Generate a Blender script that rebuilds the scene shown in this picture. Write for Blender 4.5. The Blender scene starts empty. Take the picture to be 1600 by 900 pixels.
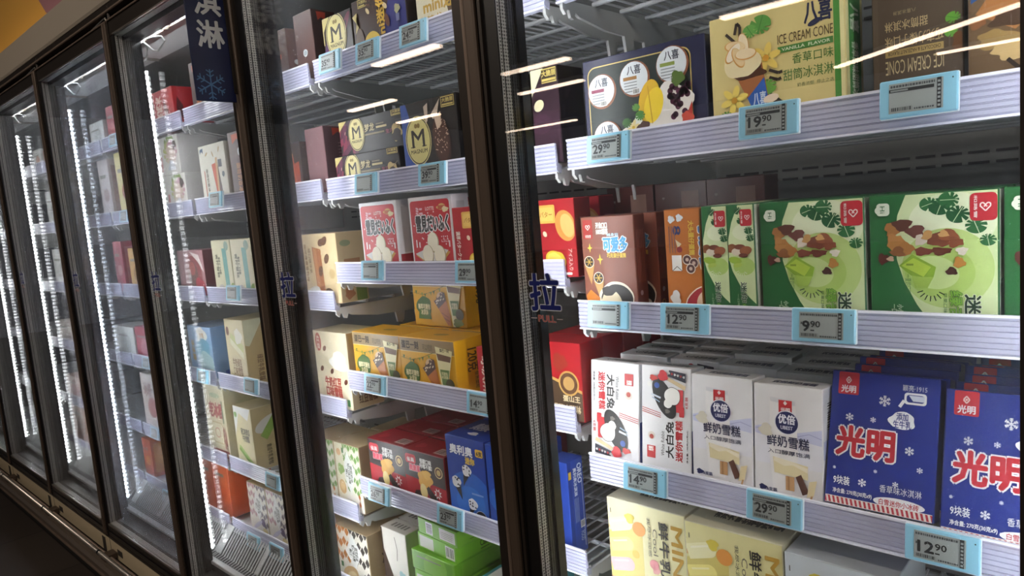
import bpy, math, random
from mathutils import Vector, Matrix, Euler

# ---------------------------------------------------------------- camera
S = bpy.context.scene
COL = S.collection
FPX, YAW, PITCH, ROLL = 1101.7, 0.7508, -0.1157, -0.0837
CAM = Vector((0.0, -0.84, 1.45))
_f = Vector((-math.sin(YAW)*math.cos(PITCH), math.cos(YAW)*math.cos(PITCH), math.sin(PITCH)))
_r = Vector((math.cos(YAW), math.sin(YAW), 0)); _u = _r.cross(_f)
_r, _u = _r*math.cos(ROLL)+_u*math.sin(ROLL), -_r*math.sin(ROLL)+_u*math.cos(ROLL)
cam = bpy.data.objects.new('camera', bpy.data.cameras.new('camera'))
COL.objects.link(cam)
cam.matrix_world = Matrix(((_r.x, _u.x, -_f.x, CAM.x), (_r.y, _u.y, -_f.y, CAM.y), (_r.z, _u.z, -_f.z, CAM.z), (0, 0, 0, 1)))
cam.data.sensor_width = 36; cam.data.lens = 36*FPX/1600; cam.data.clip_start = 0.02
S.camera = cam

# ---------------------------------------------------------------- world, exposure, lights
EXPOSURE = 0.0
LED_POWER = 30.0       # radiance of the freezer's LED strips
TOP_POWER = 45.0
LAMP_POWER = 9.0       # radiance of the far linear ceiling lamps
FILL_POWER = 42.0     # radiance of the unseen fill lamps added over the freezer aisle
COVE_POWER = 7.0
S.view_settings.view_transform = 'Standard'; S.view_settings.look = 'None'
S.view_settings.exposure = EXPOSURE; S.view_settings.gamma = 1; S.view_settings.use_curve_mapping = False
W = bpy.data.worlds.new('world'); S.world = W; W.use_nodes = True
W.node_tree.nodes['Background'].inputs[0].default_value = (0.9, 0.92, 1, 1)
W.node_tree.nodes['Background'].inputs[1].default_value = 0.042
cy = S.cycles
cy.max_bounces = 10; cy.diffuse_bounces = 4; cy.glossy_bounces = 6; cy.transmission_bounces = 6
cy.transparent_max_bounces = 48; cy.caustics_reflective = False; cy.caustics_refractive = False
cy.use_denoising = True; cy.sample_clamp_indirect = 25.0

def on_y(px, py, Y):
    d = _f + _r*((px-800)/FPX) - _u*((py-450)/FPX)
    return CAM + d*((Y-CAM.y)/d.y)

# ---------------------------------------------------------------- materials
_M = {}
def lin(h):
    h = h.lstrip('#'); o = []
    for i in (0, 2, 4):
        c = int(h[i:i+2], 16)/255
        o.append(c/12.92 if c <= 0.04045 else ((c+0.055)/1.055)**2.4)
    return (*o, 1)
def bsdf(m): return m.node_tree.nodes['Principled BSDF']
def mat(name, h, rough=0.45, metal=0.0, spec=0.5, coat=0.0):
    if name in _M: return _M[name]
    m = bpy.data.materials.new(name); m.use_nodes = True; b = bsdf(m)
    b.inputs['Base Color'].default_value = lin(h); b.inputs['Roughness'].default_value = rough
    b.inputs['Metallic'].default_value = metal; b.inputs['Specular IOR Level'].default_value = spec
    b.inputs['Coat Weight'].default_value = coat; b.inputs['Coat Roughness'].default_value = 0.15
    _M[name] = m; return m
def card(h):   # printed, lightly varnished carton board with a faint paper mottling
    n = 'card_'+h
    if n in _M: return _M[n]
    m = mat(n, h, 0.38, 0, 0.45); nt = m.node_tree; b = bsdf(m)
    tc = nt.nodes.new('ShaderNodeTexCoord'); no = nt.nodes.new('ShaderNodeTexNoise'); no.inputs['Scale'].default_value = 45
    hs = nt.nodes.new('ShaderNodeHueSaturation'); mr = nt.nodes.new('ShaderNodeMapRange')
    mr.inputs[3].default_value = 0.92; mr.inputs[4].default_value = 1.06
    hs.inputs['Color'].default_value = lin(h)
    nt.links.new(tc.outputs['Object'], no.inputs['Vector']); nt.links.new(no.outputs['Fac'], mr.inputs[0])
    nt.links.new(mr.outputs[0], hs.inputs['Value']); nt.links.new(hs.outputs[0], b.inputs['Base Color'])
    return m
def emit(name, rgb, s, dots=0.0):
    m = bpy.data.materials.new(name); m.use_nodes = True; nt = m.node_tree; nt.nodes.clear()
    o = nt.nodes.new('ShaderNodeOutputMaterial'); e = nt.nodes.new('ShaderNodeEmission')
    e.inputs[0].default_value = (*rgb, 1); e.inputs[1].default_value = s
    if dots:
        tc = nt.nodes.new('ShaderNodeTexCoord'); sp = nt.nodes.new('ShaderNodeSeparateXYZ')
        mu = nt.nodes.new('ShaderNodeMath'); mu.operation = 'MULTIPLY'; mu.inputs[1].default_value = 2*math.pi/dots
        si = nt.nodes.new('ShaderNodeMath'); si.operation = 'SINE'
        mr = nt.nodes.new('ShaderNodeMapRange'); mr.inputs[1].default_value = -0.6; mr.inputs[2].default_value = 0.7
        mr.inputs[3].default_value = s*0.12; mr.inputs[4].default_value = s*1.75
        nt.links.new(tc.outputs['Object'], sp.inputs[0]); nt.links.new(sp.outputs['Z'], mu.inputs[0])
        nt.links.new(mu.outputs[0], si.inputs[0]); nt.links.new(si.outputs[0], mr.inputs[0]); nt.links.new(mr.outputs[0], e.inputs[1])
    nt.links.new(e.outputs[0], o.inputs[0]); return m
def glass(name, base=0.042, gain=1.0, haze=0.0, seed=0.0, tint=(1, 1, 1), left=0.0):
    m = bpy.data.materials.new(name); m.use_nodes = True; nt = m.node_tree; nt.nodes.clear(); L = nt.links.new; N = nt.nodes.new
    o = N('ShaderNodeOutputMaterial'); tr = N('ShaderNodeBsdfTransparent'); tr.inputs[0].default_value = (*tint, 1)
    gl = N('ShaderNodeBsdfGlossy'); gl.inputs['Roughness'].default_value = 0.004; gl.inputs[0].default_value = (1, 1, 1, 1)
    ge = N('ShaderNodeNewGeometry'); dt = N('ShaderNodeVectorMath'); dt.operation = 'DOT_PRODUCT'
    L(ge.outputs['Incoming'], dt.inputs[0]); L(ge.outputs['Normal'], dt.inputs[1])
    ab = N('ShaderNodeMath'); ab.operation = 'ABSOLUTE'; L(dt.outputs['Value'], ab.inputs[0])
    su = N('ShaderNodeMath'); su.operation = 'SUBTRACT'; su.inputs[0].default_value = 1; L(ab.outputs[0], su.inputs[1])
    pw = N('ShaderNodeMath'); pw.operation = 'POWER'; pw.inputs[1].default_value = 5; L(su.outputs[0], pw.inputs[0])
    ma = N('ShaderNodeMath'); ma.operation = 'MULTIPLY_ADD'; ma.inputs[1].default_value = gain; ma.inputs[2].default_value = base; L(pw.outputs[0], ma.inputs[0])
    mx = N('ShaderNodeMixShader'); L(ma.outputs[0], mx.inputs[0]); L(tr.outputs[0], mx.inputs[1]); L(gl.outputs[0], mx.inputs[2])
    out = mx
    if haze:   # breath of frost on the cold pane: patchy, scattering white
        tc = N('ShaderNodeTexCoord'); mp = N('ShaderNodeMapping'); mp.inputs['Location'].default_value = (seed, seed*2, seed*3)
        mp.inputs['Scale'].default_value = (3.0, 1, 1.1)
        n1 = N('ShaderNodeTexNoise'); n1.inputs['Scale'].default_value = 1.6; n1.inputs['Detail'].default_value = 6; n1.inputs['Roughness'].default_value = 0.6
        L(tc.outputs['Object'], mp.inputs[0]); L(mp.outputs[0], n1.inputs['Vector'])
        mr = N('ShaderNodeMapRange'); mr.inputs[1].default_value = 0.36; mr.inputs[2].default_value = 0.72; mr.inputs[3].default_value = 0.0; mr.inputs[4].default_value = haze
        L(n1.outputs['Fac'], mr.inputs[0]); fac = mr.outputs[0]
        if left:
            sp = N('ShaderNodeSeparateXYZ'); L(tc.outputs['Object'], sp.inputs[0])
            m2 = N('ShaderNodeMapRange'); m2.inputs[1].default_value = 0.14; m2.inputs[2].default_value = 0.14+left; m2.inputs[3].default_value = 1.0; m2.inputs[4].default_value = 0.03
            m2.interpolation_type = 'SMOOTHSTEP'
            L(sp.outputs['X'], m2.inputs[0]); mm = N('ShaderNodeMath'); mm.operation = 'MULTIPLY'
            L(fac, mm.inputs[0]); L(m2.outputs[0], mm.inputs[1])
            m4 = N('ShaderNodeMapRange'); m4.inputs[1].default_value = 0.105; m4.inputs[2].default_value = 0.125; L(sp.outputs['X'], m4.inputs[0])
            m5 = N('ShaderNodeMath'); m5.operation = 'MULTIPLY'; L(mm.outputs[0], m5.inputs[0]); L(m4.outputs[0], m5.inputs[1]); fac = m5.outputs[0]
        df = N('ShaderNodeBsdfTranslucent'); df.inputs[0].default_value = (0.86, 0.9, 0.98, 1)
        m3 = N('ShaderNodeMixShader'); L(fac, m3.inputs[0]); L(mx.outputs[0], m3.inputs[1]); L(df.outputs[0], m3.inputs[2]); out = m3
    L(out.outputs[0], o.inputs[0]); return m
def see_through(name, h, fac, rough):
    m = bpy.data.materials.new(name); m.use_nodes = True; nt = m.node_tree; b = bsdf(m)
    b.inputs['Base Color'].default_value = lin(h); b.inputs['Roughness'].default_value = rough
    tr = nt.nodes.new('ShaderNodeBsdfTransparent'); mx = nt.nodes.new('ShaderNodeMixShader'); mx.inputs[0].default_value = fac
    o = nt.nodes['Material Output']
    nt.links.new(b.outputs[0], mx.inputs[1]); nt.links.new(tr.outputs[0], mx.inputs[2]); nt.links.new(mx.outputs[0], o.inputs[0]); return m
def spots(name, h0, h1, scale):   # perforated desiccant spacer: rows of dots
    m = mat(name, h0, 0.35, 0.0); nt = m.node_tree
    tc = nt.nodes.new('ShaderNodeTexCoord'); v = nt.nodes.new('ShaderNodeTexVoronoi'); v.inputs['Scale'].default_value = scale; v.inputs['Randomness'].default_value = 0.15
    r = nt.nodes.new('ShaderNodeValToRGB'); r.color_ramp.elements[0].position = 0.28; r.color_ramp.elements[0].color = lin(h1)
    r.color_ramp.elements[1].position = 0.4; r.color_ramp.elements[1].color = lin(h0)
    nt.links.new(tc.outputs['Object'], v.inputs['Vector']); nt.links.new(v.outputs['Distance'], r.inputs[0]); nt.links.new(r.outputs[0], bsdf(m).inputs['Base Color'])
    return m

M_BROWN = mat('bronze_aluminium', '#332d29', 0.36, 0.5)
M_RIDGE = mat('pale_highlight_bronze', '#75655a', 0.45, 0.3)  # paler bronze: highlights on the lit ridges painted in; trims share it
M_BROWN2 = mat('lighter_bronze', '#54473d', 0.45, 0.3)
M_BLACK = mat('black_plastic', '#0b0b0c', 0.35)
M_MULL = mat('black_gloss_mullion', '#0c0d0f', 0.22)
M_WIRE = mat('grey_coated_wire', '#b9bcc0', 0.4)
M_BRACK = mat('pale_grey_steel', '#c4c6c4', 0.45)
M_INNER = mat('grey_liner', '#70716e', 0.5)
M_WHITE = mat('white_enamel', '#e8eaea', 0.3)
M_DARK = mat('dark_recess', '#151414', 0.6)
M_STEEL = mat('brushed_steel', '#b8b2aa', 0.28, 0.9)
M_GRILLE = mat('grey_grille', '#b9bbb9', 0.4)
M_RAIL = see_through('clear_lavender_rail', '#d9dbf3', 0.38, 0.12)
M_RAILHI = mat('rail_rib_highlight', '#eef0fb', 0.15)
M_SPACER = spots('spacer_bar', '#dcdcd8', '#5a5a58', 190)
M_LED = emit('led_strip_light', (0.93, 0.97, 1.0), LED_POWER, 0.017)
M_TOPLED = emit('top_led_light', (0.93, 0.97, 1.0), TOP_POWER)
M_LAMP = emit('ceiling_lamp_light', (1.0, 0.78, 0.6), LAMP_POWER); M_FILL = emit('added_fill_light', (1.0, 0.86, 0.72), FILL_POWER)
M_COVE = emit('cove_light', (1.0, 0.72, 0.38), COVE_POWER)

# ---------------------------------------------------------------- mesh building
class MB:
    def __init__(s): s.v = []; s.f = []; s.m = []; s.mats = []
    def mi(s, m):
        if m not in s.mats: s.mats.append(m)
        return s.mats.index(m)
    def poly(s, pts, m):
        i = len(s.v); s.v += [tuple(p) for p in pts]; s.f.append(tuple(range(i, i+len(pts)))); s.m.append(s.mi(m))
    def box(s, x0, x1, y0, y1, z0, z1, m, ch=0.0):
        if ch <= 0:
            i = len(s.v); s.v += [(x, y, z) for x in (x0, x1) for y in (y0, y1) for z in (z0, z1)]
            k = s.mi(m)
            for q in ((0, 1, 3, 2), (4, 6, 7, 5), (0, 4, 5, 1), (2, 3, 7, 6), (0, 2, 6, 4), (1, 5, 7, 3)):
                s.f.append(tuple(i+j for j in q)); s.m.append(k)
            return
        i = len(s.v); k = s.mi(m); idx = {}
        for a, x in enumerate((x0, x1)):
            for b, y in enumerate((y0, y1)):
                for c, z in enumerate((z0, z1)):
                    sx, sy, sz = (1, -1)[a]*ch, (1, -1)[b]*ch, (1, -1)[c]*ch
                    for ax, p in enumerate(((x, y+sy, z+sz), (x+sx, y, z+sz), (x+sx, y+sy, z))):
                        idx[a, b, c, ax] = len(s.v); s.v.append(p)
        def add(*q): s.f.append(q); s.m.append(k)
        for a in (0, 1):
            q = [idx[a, b, c, 0] for b, c in ((0, 0), (0, 1), (1, 1), (1, 0))]; add(*(q if a == 0 else q[::-1]))
            q = [idx[b, a, c, 1] for b, c in ((0, 0), (1, 0), (1, 1), (0, 1))]; add(*(q if a == 0 else q[::-1]))
            q = [idx[b, c, a, 2] for b, c in ((0, 0), (0, 1), (1, 1), (1, 0))]; add(*(q if a == 0 else q[::-1]))
        for a in (0, 1):
            for b in (0, 1):
                add(idx[a, b, 0, 0], idx[a, b, 1, 0], idx[a, b, 1, 1], idx[a, b, 0, 1])
                add(idx[a, 0, b, 0], idx[a, 1, b, 0], idx[a, 1, b, 2], idx[a, 0, b, 2])
                add(idx[0, a, b, 1], idx[1, a, b, 1], idx[1, a, b, 2], idx[0, a, b, 2])
                for c in (0, 1): add(idx[a, b, c, 0], idx[a, b, c, 1], idx[a, b, c, 2])
    def prism_x(s, prof, x0, x1, m):   # closed (y, z) profile run along X
        n = len(prof); i = len(s.v); k = s.mi(m)
        s.v += [(x0, y, z) for y, z in prof] + [(x1, y, z) for y, z in prof]
        for j in range(n):
            a, b = j, (j+1) % n; s.f.append((i+a, i+b, i+n+b, i+n+a)); s.m.append(k)
        s.f.append(tuple(i+j for j in range(n))); s.m.append(k); s.f.append(tuple(i+n+j for j in range(n-1, -1, -1))); s.m.append(k)
    def tube(s, pts, r, m, n=8):
        pts = [Vector(p) for p in pts]; k = s.mi(m); rings = []
        for j, p in enumerate(pts):
            d = (pts[min(j+1, len(pts)-1)] - pts[max(j-1, 0)]).normalized()
            a = d.cross(Vector((0, 0, 1)) if abs(d.z) < 0.9 else Vector((1, 0, 0))).normalized(); b = d.cross(a)
            i = len(s.v); s.v += [tuple(p + a*r*math.cos(2*math.pi*t/n) + b*r*math.sin(2*math.pi*t/n)) for t in range(n)]; rings.append(i)
        for q in range(len(rings)-1):
            for t in range(n):
                s.f.append((rings[q]+t, rings[q]+(t+1) % n, rings[q+1]+(t+1) % n, rings[q+1]+t)); s.m.append(k)
        for q in (rings[0], rings[-1]): s.f.append(tuple(q+t for t in range(n))); s.m.append(k)
    def mesh(s, name, smooth=False, fix=True):
        me = bpy.data.meshes.new(name); me.from_pydata(s.v, [], s.f)
        for m in s.mats: me.materials.append(m)
        me.polygons.foreach_set('material_index', s.m)
        if smooth: me.polygons.foreach_set('use_smooth', [True]*len(s.f))
        me.update(); return me
    def build(s, name, parent=None, loc=(0, 0, 0), rot=None, smooth=False):
        o = bpy.data.objects.new(name, s.mesh(name, smooth)); COL.objects.link(o); o.location = loc
        if rot: o.rotation_euler = rot
        if parent: o.parent = parent
        return o
def tag(o, label=None, cat=None, group=None, kind=None):
    if label: o['label'] = label
    if cat: o['category'] = cat
    if group: o['group'] = group
    if kind: o['kind'] = kind
    return o
def empty(name, loc=(0, 0, 0), rot=None):
    o = bpy.data.objects.new(name, None); COL.objects.link(o); o.location = loc; o.empty_display_size = 0.05
    if rot: o.rotation_euler = rot
    return o
def put(mesh, name, parent=None, loc=(0, 0, 0), rot=None):
    o = bpy.data.objects.new(name, mesh); COL.objects.link(o); o.location = loc
    if rot: o.rotation_euler = rot
    if parent: o.parent = parent
    return o

# ---------------------------------------------------------------- lettering and printed artwork
_T = {}
def text_mesh(s, bold):
    key = (s, bold)
    if key in _T: return _T[key]
    c = bpy.data.curves.new('lettering', 'FONT'); c.body = s; c.resolution_u = 2; c.offset = bold
    if '\n' in s: c.align_x = 'CENTER'; c.space_line = 0.95
    o = bpy.data.objects.new('lettering', c); COL.objects.link(o)
    dg = bpy.context.evaluated_depsgraph_get(); dg.update(); e = o.evaluated_get(dg); me = e.to_mesh()
    v = [(p.co.x, p.co.y) for p in me.vertices]; f = [tuple(p.vertices) for p in me.polygons]
    e.to_mesh_clear(); bpy.data.objects.remove(o); bpy.data.curves.remove(c)
    # the extents of the plain letters set the frame, so an outline grows out of it evenly
    x0 = min(p[0] for p in v)+bold; x1 = max(p[0] for p in v)-bold; y0 = min(p[1] for p in v)+bold; y1 = max(p[1] for p in v)-bold
    _T[key] = ([((x-x0)/(x1-x0), (y-y0)/(y1-y0)) for x, y in v], f); return _T[key]
def clip(poly, umax=1.0):
    for ax, lim, sg in ((0, 0, 1), (0, umax, -1), (1, 0, 1), (1, 1, -1)):
        out = []
        for i in range(len(poly)):
            a, b = poly[i-1], poly[i]; ia, ib = (a[ax]-lim)*sg >= -1e-9, (b[ax]-lim)*sg >= -1e-9
            if ia != ib:
                t = (lim-a[ax])/(b[ax]-a[ax]); out.append((a[0]+t*(b[0]-a[0]), a[1]+t*(b[1]-a[1])))
            if ib: out.append(b)
        poly = out
        if len(poly) < 3: return []
    return poly
class Art:
    """Printing on one flat face; u, v run 0..1 over the face, radii and widths are fractions of its width."""
    def __init__(s, mb, o, U, V, N, cardf=card, step=0.00005):
        s.mb = mb; s.o = Vector(o); s.U = Vector(U); s.V = Vector(V); s.N = Vector(N); s.k = 0; s.asp = s.U.length/s.V.length; s.card = cardf; s.step = step; s.umax = 1.0
    def put(s, polys, c):
        s.k += 1; off = s.N*(0.0002+s.step*s.k); m = s.card(c) if isinstance(c, str) else c
        for p in polys:
            p = clip(list(p), s.umax)
            if len(p) >= 3: s.mb.poly([s.o+s.U*a+s.V*b+off for a, b in p], m)
    def r(s, u0, v0, u1, v1, c): s.put([[(u0, v0), (u1, v0), (u1, v1), (u0, v1)]], c)
    def p(s, pts, c): s.put([pts], c)
    def e(s, cu, cv, ru, rv, c, ang=0, n=26):
        ca, sa = math.cos(math.radians(ang)), math.sin(math.radians(ang)); q = []
        for i in range(n):
            x, y = ru*math.cos(2*math.pi*i/n), rv*math.sin(2*math.pi*i/n)
            q.append((cu+x*ca-y*sa, cv+(x*sa+y*ca)*s.asp))
        s.put([q], c)
    def c(s, cu, cv, rad, c): s.e(cu, cv, rad, rad, c)
    def rr(s, u0, v0, u1, v1, rad, c):
        q = []; rv = rad*s.asp
        for cx, cy, a in ((u1-rad, v1-rv, 0), (u0+rad, v1-rv, 90), (u0+rad, v0+rv, 180), (u1-rad, v0+rv, 270)):
            for i in range(6):
                t = math.radians(a+18*i); q.append((cx+rad*math.cos(t), cy+rv*math.sin(t)))
        s.put([q], c)
    def l(s, pts, w, c):
        qs = []
        for (a, b), (d, e) in zip(pts, pts[1:]):
            dx, dy = d-a, (e-b)/s.asp; L = math.hypot(dx, dy) or 1; nx, ny = -dy/L*w/2, dx/L*w/2*s.asp
            qs.append([(a+nx, b+ny), (d+nx, e+ny), (d-nx, e-ny), (a-nx, b-ny)])
        s.put(qs, c)
    def t(s, txt, u0, v0, u1, v1, c, rot=0, bold=0.0, out=None, ow=0.045):
        rot = int(round(rot/90))*90 % 360; nl = txt.count('\n')+1
        em = abs((u1-u0) if rot in (90, 270) else (v1-v0)/s.asp)/nl      # letter height in widths
        v, f = text_mesh(txt, 0.0)
        if rot == 0: q = [(u0+a*(u1-u0), v0+b*(v1-v0)) for a, b in v]
        elif rot == 90: q = [(u1-b*(u1-u0), v0+a*(v1-v0)) for a, b in v]
        elif rot == 180: q = [(u1-a*(u1-u0), v1-b*(v1-v0)) for a, b in v]
        else: q = [(u0+b*(u1-u0), v1-a*(v1-v0)) for a, b in v]
        def ring(w, n, col):
            for k in range(n):
                t = 2*math.pi*k/n+0.4; dx, dy = w*em*math.cos(t), w*em*math.sin(t)*s.asp
                s.put([[(q[i][0]+dx, q[i][1]+dy) for i in g] for g in f], col)
                if k < n-1: s.k -= 0.9
        if out: ring(ow+bold*0.7, 8, out)
        if bold: ring(min(bold, 0.055)*0.85, 6, c)
        s.put([[q[i] for i in g] for g in f], c)
    def flake(s, cu, cv, rad, c, w=0.16):
        for k in range(6):
            a = math.radians(60*k+30); dx, dy = math.cos(a)*rad, math.sin(a)*rad*s.asp
            s.l([(cu, cv), (cu+dx, cv+dy)], rad*w, c); s.k -= 1
            for t in (0.5, 0.78):
                for da in (-1, 1):
                    b = a+da*1.0; L = rad*0.3
                    s.l([(cu+dx*t, cv+dy*t), (cu+dx*t+math.cos(b)*L, cv+dy*t+math.sin(b)*L*s.asp)], rad*w*0.8, c); s.k -= 1
        s.k += 1
    def leaf(s, cu, cv, rad, ang, c, vein=None):   # split, fingered leaf
        q = []
        for i in range(48):
            t = i/48*2*math.pi; rr = rad*(0.62+0.38*math.cos(t/2)**2)
            if i % 5 == 2 and 6 < i < 42: rr *= 0.45
            a = t+math.radians(ang); q.append((cu+rr*math.cos(a), cv+rr*0.85*math.sin(a)*s.asp))
        s.put([q], c)
        if vein:
            a = math.radians(ang); s.l([(cu-math.cos(a)*rad*0.5, cv-math.sin(a)*rad*0.5*s.asp), (cu+math.cos(a)*rad*0.85, cv+math.sin(a)*rad*0.85*s.asp)], rad*0.06, vein)
    def blob(s, cu, cv, rad, c, seed=1, squash=1.0, wob=0.25, n=30):
        rn = random.Random(seed); ph = [rn.uniform(0, 6.28) for _ in range(3)]; q = []
        for i in range(n):
            t = 2*math.pi*i/n; rr = rad*(1+wob*(math.sin(3*t+ph[0])*0.5+math.sin(5*t+ph[1])*0.3+math.sin(7*t+ph[2])*0.2))
            q.append((cu+rr*math.cos(t), cv+rr*squash*math.sin(t)*s.asp))
        s.put([q], c)
    def bars(s, u0, v0, u1, v1, c='#22201f', bg='#e9e9e6', seed=3, vert=False):
        s.r(u0, v0, u1, v1, bg); rn = random.Random(seed); t = 0.08; qs = []
        while t < 0.9:
            w = rn.choice((0.02, 0.035, 0.05))
            if vert: a, b = v0+(v1-v0)*t, v0+(v1-v0)*(t+w); qs.append([(u0+(u1-u0)*0.1, a), (u1-(u1-u0)*0.1, a), (u1-(u1-u0)*0.1, b), (u0+(u1-u0)*0.1, b)])
            else: a, b = u0+(u1-u0)*t, u0+(u1-u0)*(t+w); qs.append([(a, v0+(v1-v0)*0.15), (b, v0+(v1-v0)*0.15), (b, v1-(v1-v0)*0.1), (a, v1-(v1-v0)*0.1)])
            t += w+rn.choice((0.02, 0.03, 0.045))
        s.put(qs, c)
    def flower(s, cu, cv, rad, c='#f3d568', cc='#d9b23a'):
        for k in range(6):
            a = 60*k+15; t = math.radians(a); s.e(cu+math.cos(t)*rad*0.6, cv+math.sin(t)*rad*0.6*s.asp, rad*0.55, rad*0.26, c, a); s.k -= 1
        s.k += 1; s.c(cu, cv, rad*0.25, cc)
    def cone(s, cu, cv, L, ang, wrap='#c98544', top='#5a3524', band=None):   # filled wafer cone, tip pointing along ang
        a = math.radians(ang); d = (math.cos(a), math.sin(a)); n = (-d[1], d[0]); wd = L*0.3
        P = lambda x, y: (cu+d[0]*x+n[0]*y, cv+(d[1]*x+n[1]*y)*s.asp)
        s.p([P(0, -wd), P(L, -0.02*L), P(L, 0.02*L), P(0, wd)], wrap)
        if band: s.p([P(L*0.25, -wd*0.76), P(L*0.6, -wd*0.43), P(L*0.6, wd*0.43), P(L*0.25, wd*0.76)], band)
        s.e(*P(-0.04*L, 0), wd*1.04, L*0.2, top, ang+90); s.e(*P(-0.12*L, 0), wd*0.7, L*0.14, '#d8b78c', ang+90)
        s.e(*P(-0.10*L, wd*0.3), wd*0.25, L*0.08, top, ang+60)
    def bar(s, cu, cv, L, ang, c, stick='#d9b27a', wd=0.4, shine=None):     # ice bar on a stick
        a = math.radians(ang); d = (math.cos(a), math.sin(a)); n = (-d[1], d[0]); w = L*wd/2
        P = lambda x, y: (cu+d[0]*x+n[0]*y, cv+(d[1]*x+n[1]*y)*s.asp)
        s.p([P(-L*0.9, -w*0.3), P(-L*0.4, -w*0.3), P(-L*0.4, w*0.3), P(-L*0.9, w*0.3)], stick)
        q = [P(-L*0.45, -w), P(L*0.3, -w)]+[P(L*0.3+w*math.cos(t)*0.9, w*math.sin(t)) for t in [(-1+i/4)*math.pi/2 for i in range(1, 8)]]+[P(L*0.3, w), P(-L*0.45, w)]
        s.p(q, c)
        if shine: s.l([P(-L*0.3, w*0.5), P(L*0.3, w*0.5)], w*0.25, shine)

def carton_mesh(name, w, h, d, base, design, crop=1.0, ch=0.0012):
    mb = MB(); mb.box(-w/2, w/2, 0, d, 0, h, card(base), ch); I = 0.0015
    F = {'front': ((-w/2+I, 0, I), (w-2*I, 0, 0), (0, 0, h-2*I), (0, -1, 0)),
         'right': ((w/2, I, I), (0, d-2*I, 0), (0, 0, h-2*I), (1, 0, 0)),
         'left': ((-w/2, d-I, I), (0, -d+2*I, 0), (0, 0, h-2*I), (-1, 0, 0)),
         'top': ((-w/2+I, I, h), (w-2*I, 0, 0), (0, d-2*I, 0), (0, 0, 1))}
    A = {k: Art(mb, *v) for k, v in F.items()}
    if crop < 1: A['front'].U /= crop; A['front'].asp /= crop; A['front'].umax = crop
    design(A)
    return mb.mesh(name)
PLACED = {}
def carton(key, label, base, design, xl, xr, yt, z0, d, Yf=0.175, tilt=0.0, yaw=0.0, w=None, h=None, group=None, name='ice_cream_carton', cat='ice cream box', ytY=None, yx=None, anchor='l', crop=1.0):
    ym = yt+10 if yx is None else yx
    a, b = on_y(xl, ym, Yf), on_y(xr, ym, Yf)
    x0, x1 = (b.x-w, b.x) if anchor == 'r' else (a.x, (b.x if w is None else a.x+w)); w = x1-x0
    if h is None:
        t = on_y(xl, yt, ytY or Yf); h = t.z-z0
        if tilt: h /= math.cos(math.radians(tilt))
    me = carton_mesh(key, w, h, d, base, design, crop)
    o = put(me, name, None, ((x0+x1)/2, Yf, z0), Euler((math.radians(-tilt), 0, math.radians(yaw))))
    o.location.z += d*math.sin(math.radians(max(tilt, 0)))
    tag(o, label, cat, group); PLACED[key] = (o, w, h, d, (x0+x1)/2, Yf, z0); return o
def again(key, label, dx=0, dy=0, dz=0, tilt=None, yaw=0, group=None, x=None, y=None, z=None):
    o, w, h, d, X, Y, Z = PLACED[key]; c = o.copy(); COL.objects.link(c)
    c.location = (X+dx if x is None else x, Y+dy if y is None else y, Z+dz if z is None else z)
    c.rotation_euler = Euler((o.rotation_euler.x if tilt is None else math.radians(-tilt), 0, math.radians(yaw)))
    if 'group' in c: del c['group']
    tag(c, label, None, group); return c

# ---------------------------------------------------------------- layout of the freezer run
P = 0.7585; NB = 7
def XJ(k): return -0.787 - P*k          # joint between bay k (right of it) and bay k+1
XEND = -0.787+0.744                      # right joint of the nearest bay
def bay_x(k): return (XJ(k), XJ(k-1) if k > 0 else XEND)
DECKS = {2: (1.806, 1.523, 1.238, 0.953, 0.668), 0: (1.806, 1.523, 1.238, 0.971, 0.668), 1: (1.806, 1.520, 1.312, 1.035, 0.752)}
RAILDZ = {(0, 3): -0.018}      # the ice brick shelf sits high behind its rail
def decks(k): return DECKS.get(k, DECKS[2])
ZB, ZT = 0.347, 2.041                    # visible glass, bottom and top
YFRONT, YBACK = -0.022, 0.74
RAIL_Y = 0.160

# setting: shop floor, ceiling and the wall over the cabinets
mf = mat('dark_floor_tile', '#2a2522', 0.42)
nt = mf.node_tree; tc = nt.nodes.new('ShaderNodeTexCoord'); br = nt.nodes.new('ShaderNodeTexBrick'); br.offset = 0
br.inputs['Scale'].default_value = 1.0; br.inputs['Brick Width'].default_value = 0.6; br.inputs['Row Height'].default_value = 0.6; br.inputs['Mortar Size'].default_value = 0.004
br.inputs['Color1'].default_value = lin('#453e39'); br.inputs['Color2'].default_value = lin('#3e3733'); br.inputs['Mortar'].default_value = lin('#1c1917')
nt.links.new(tc.outputs['Object'], br.inputs['Vector']); nt.links.new(br.outputs['Color'], bsdf(mf).inputs['Base Color'])
b = MB(); b.box(-14, 8, -16, 1.2, -0.1, 0, mf); tag(b.build('floor'), kind='structure')
b = MB(); b.box(-14, 8, -16, 1.2, 3.6, 3.7, mat('dark_ceiling', '#3a3836', 0.8)); tag(b.build('ceiling'), kind='structure')
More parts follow.
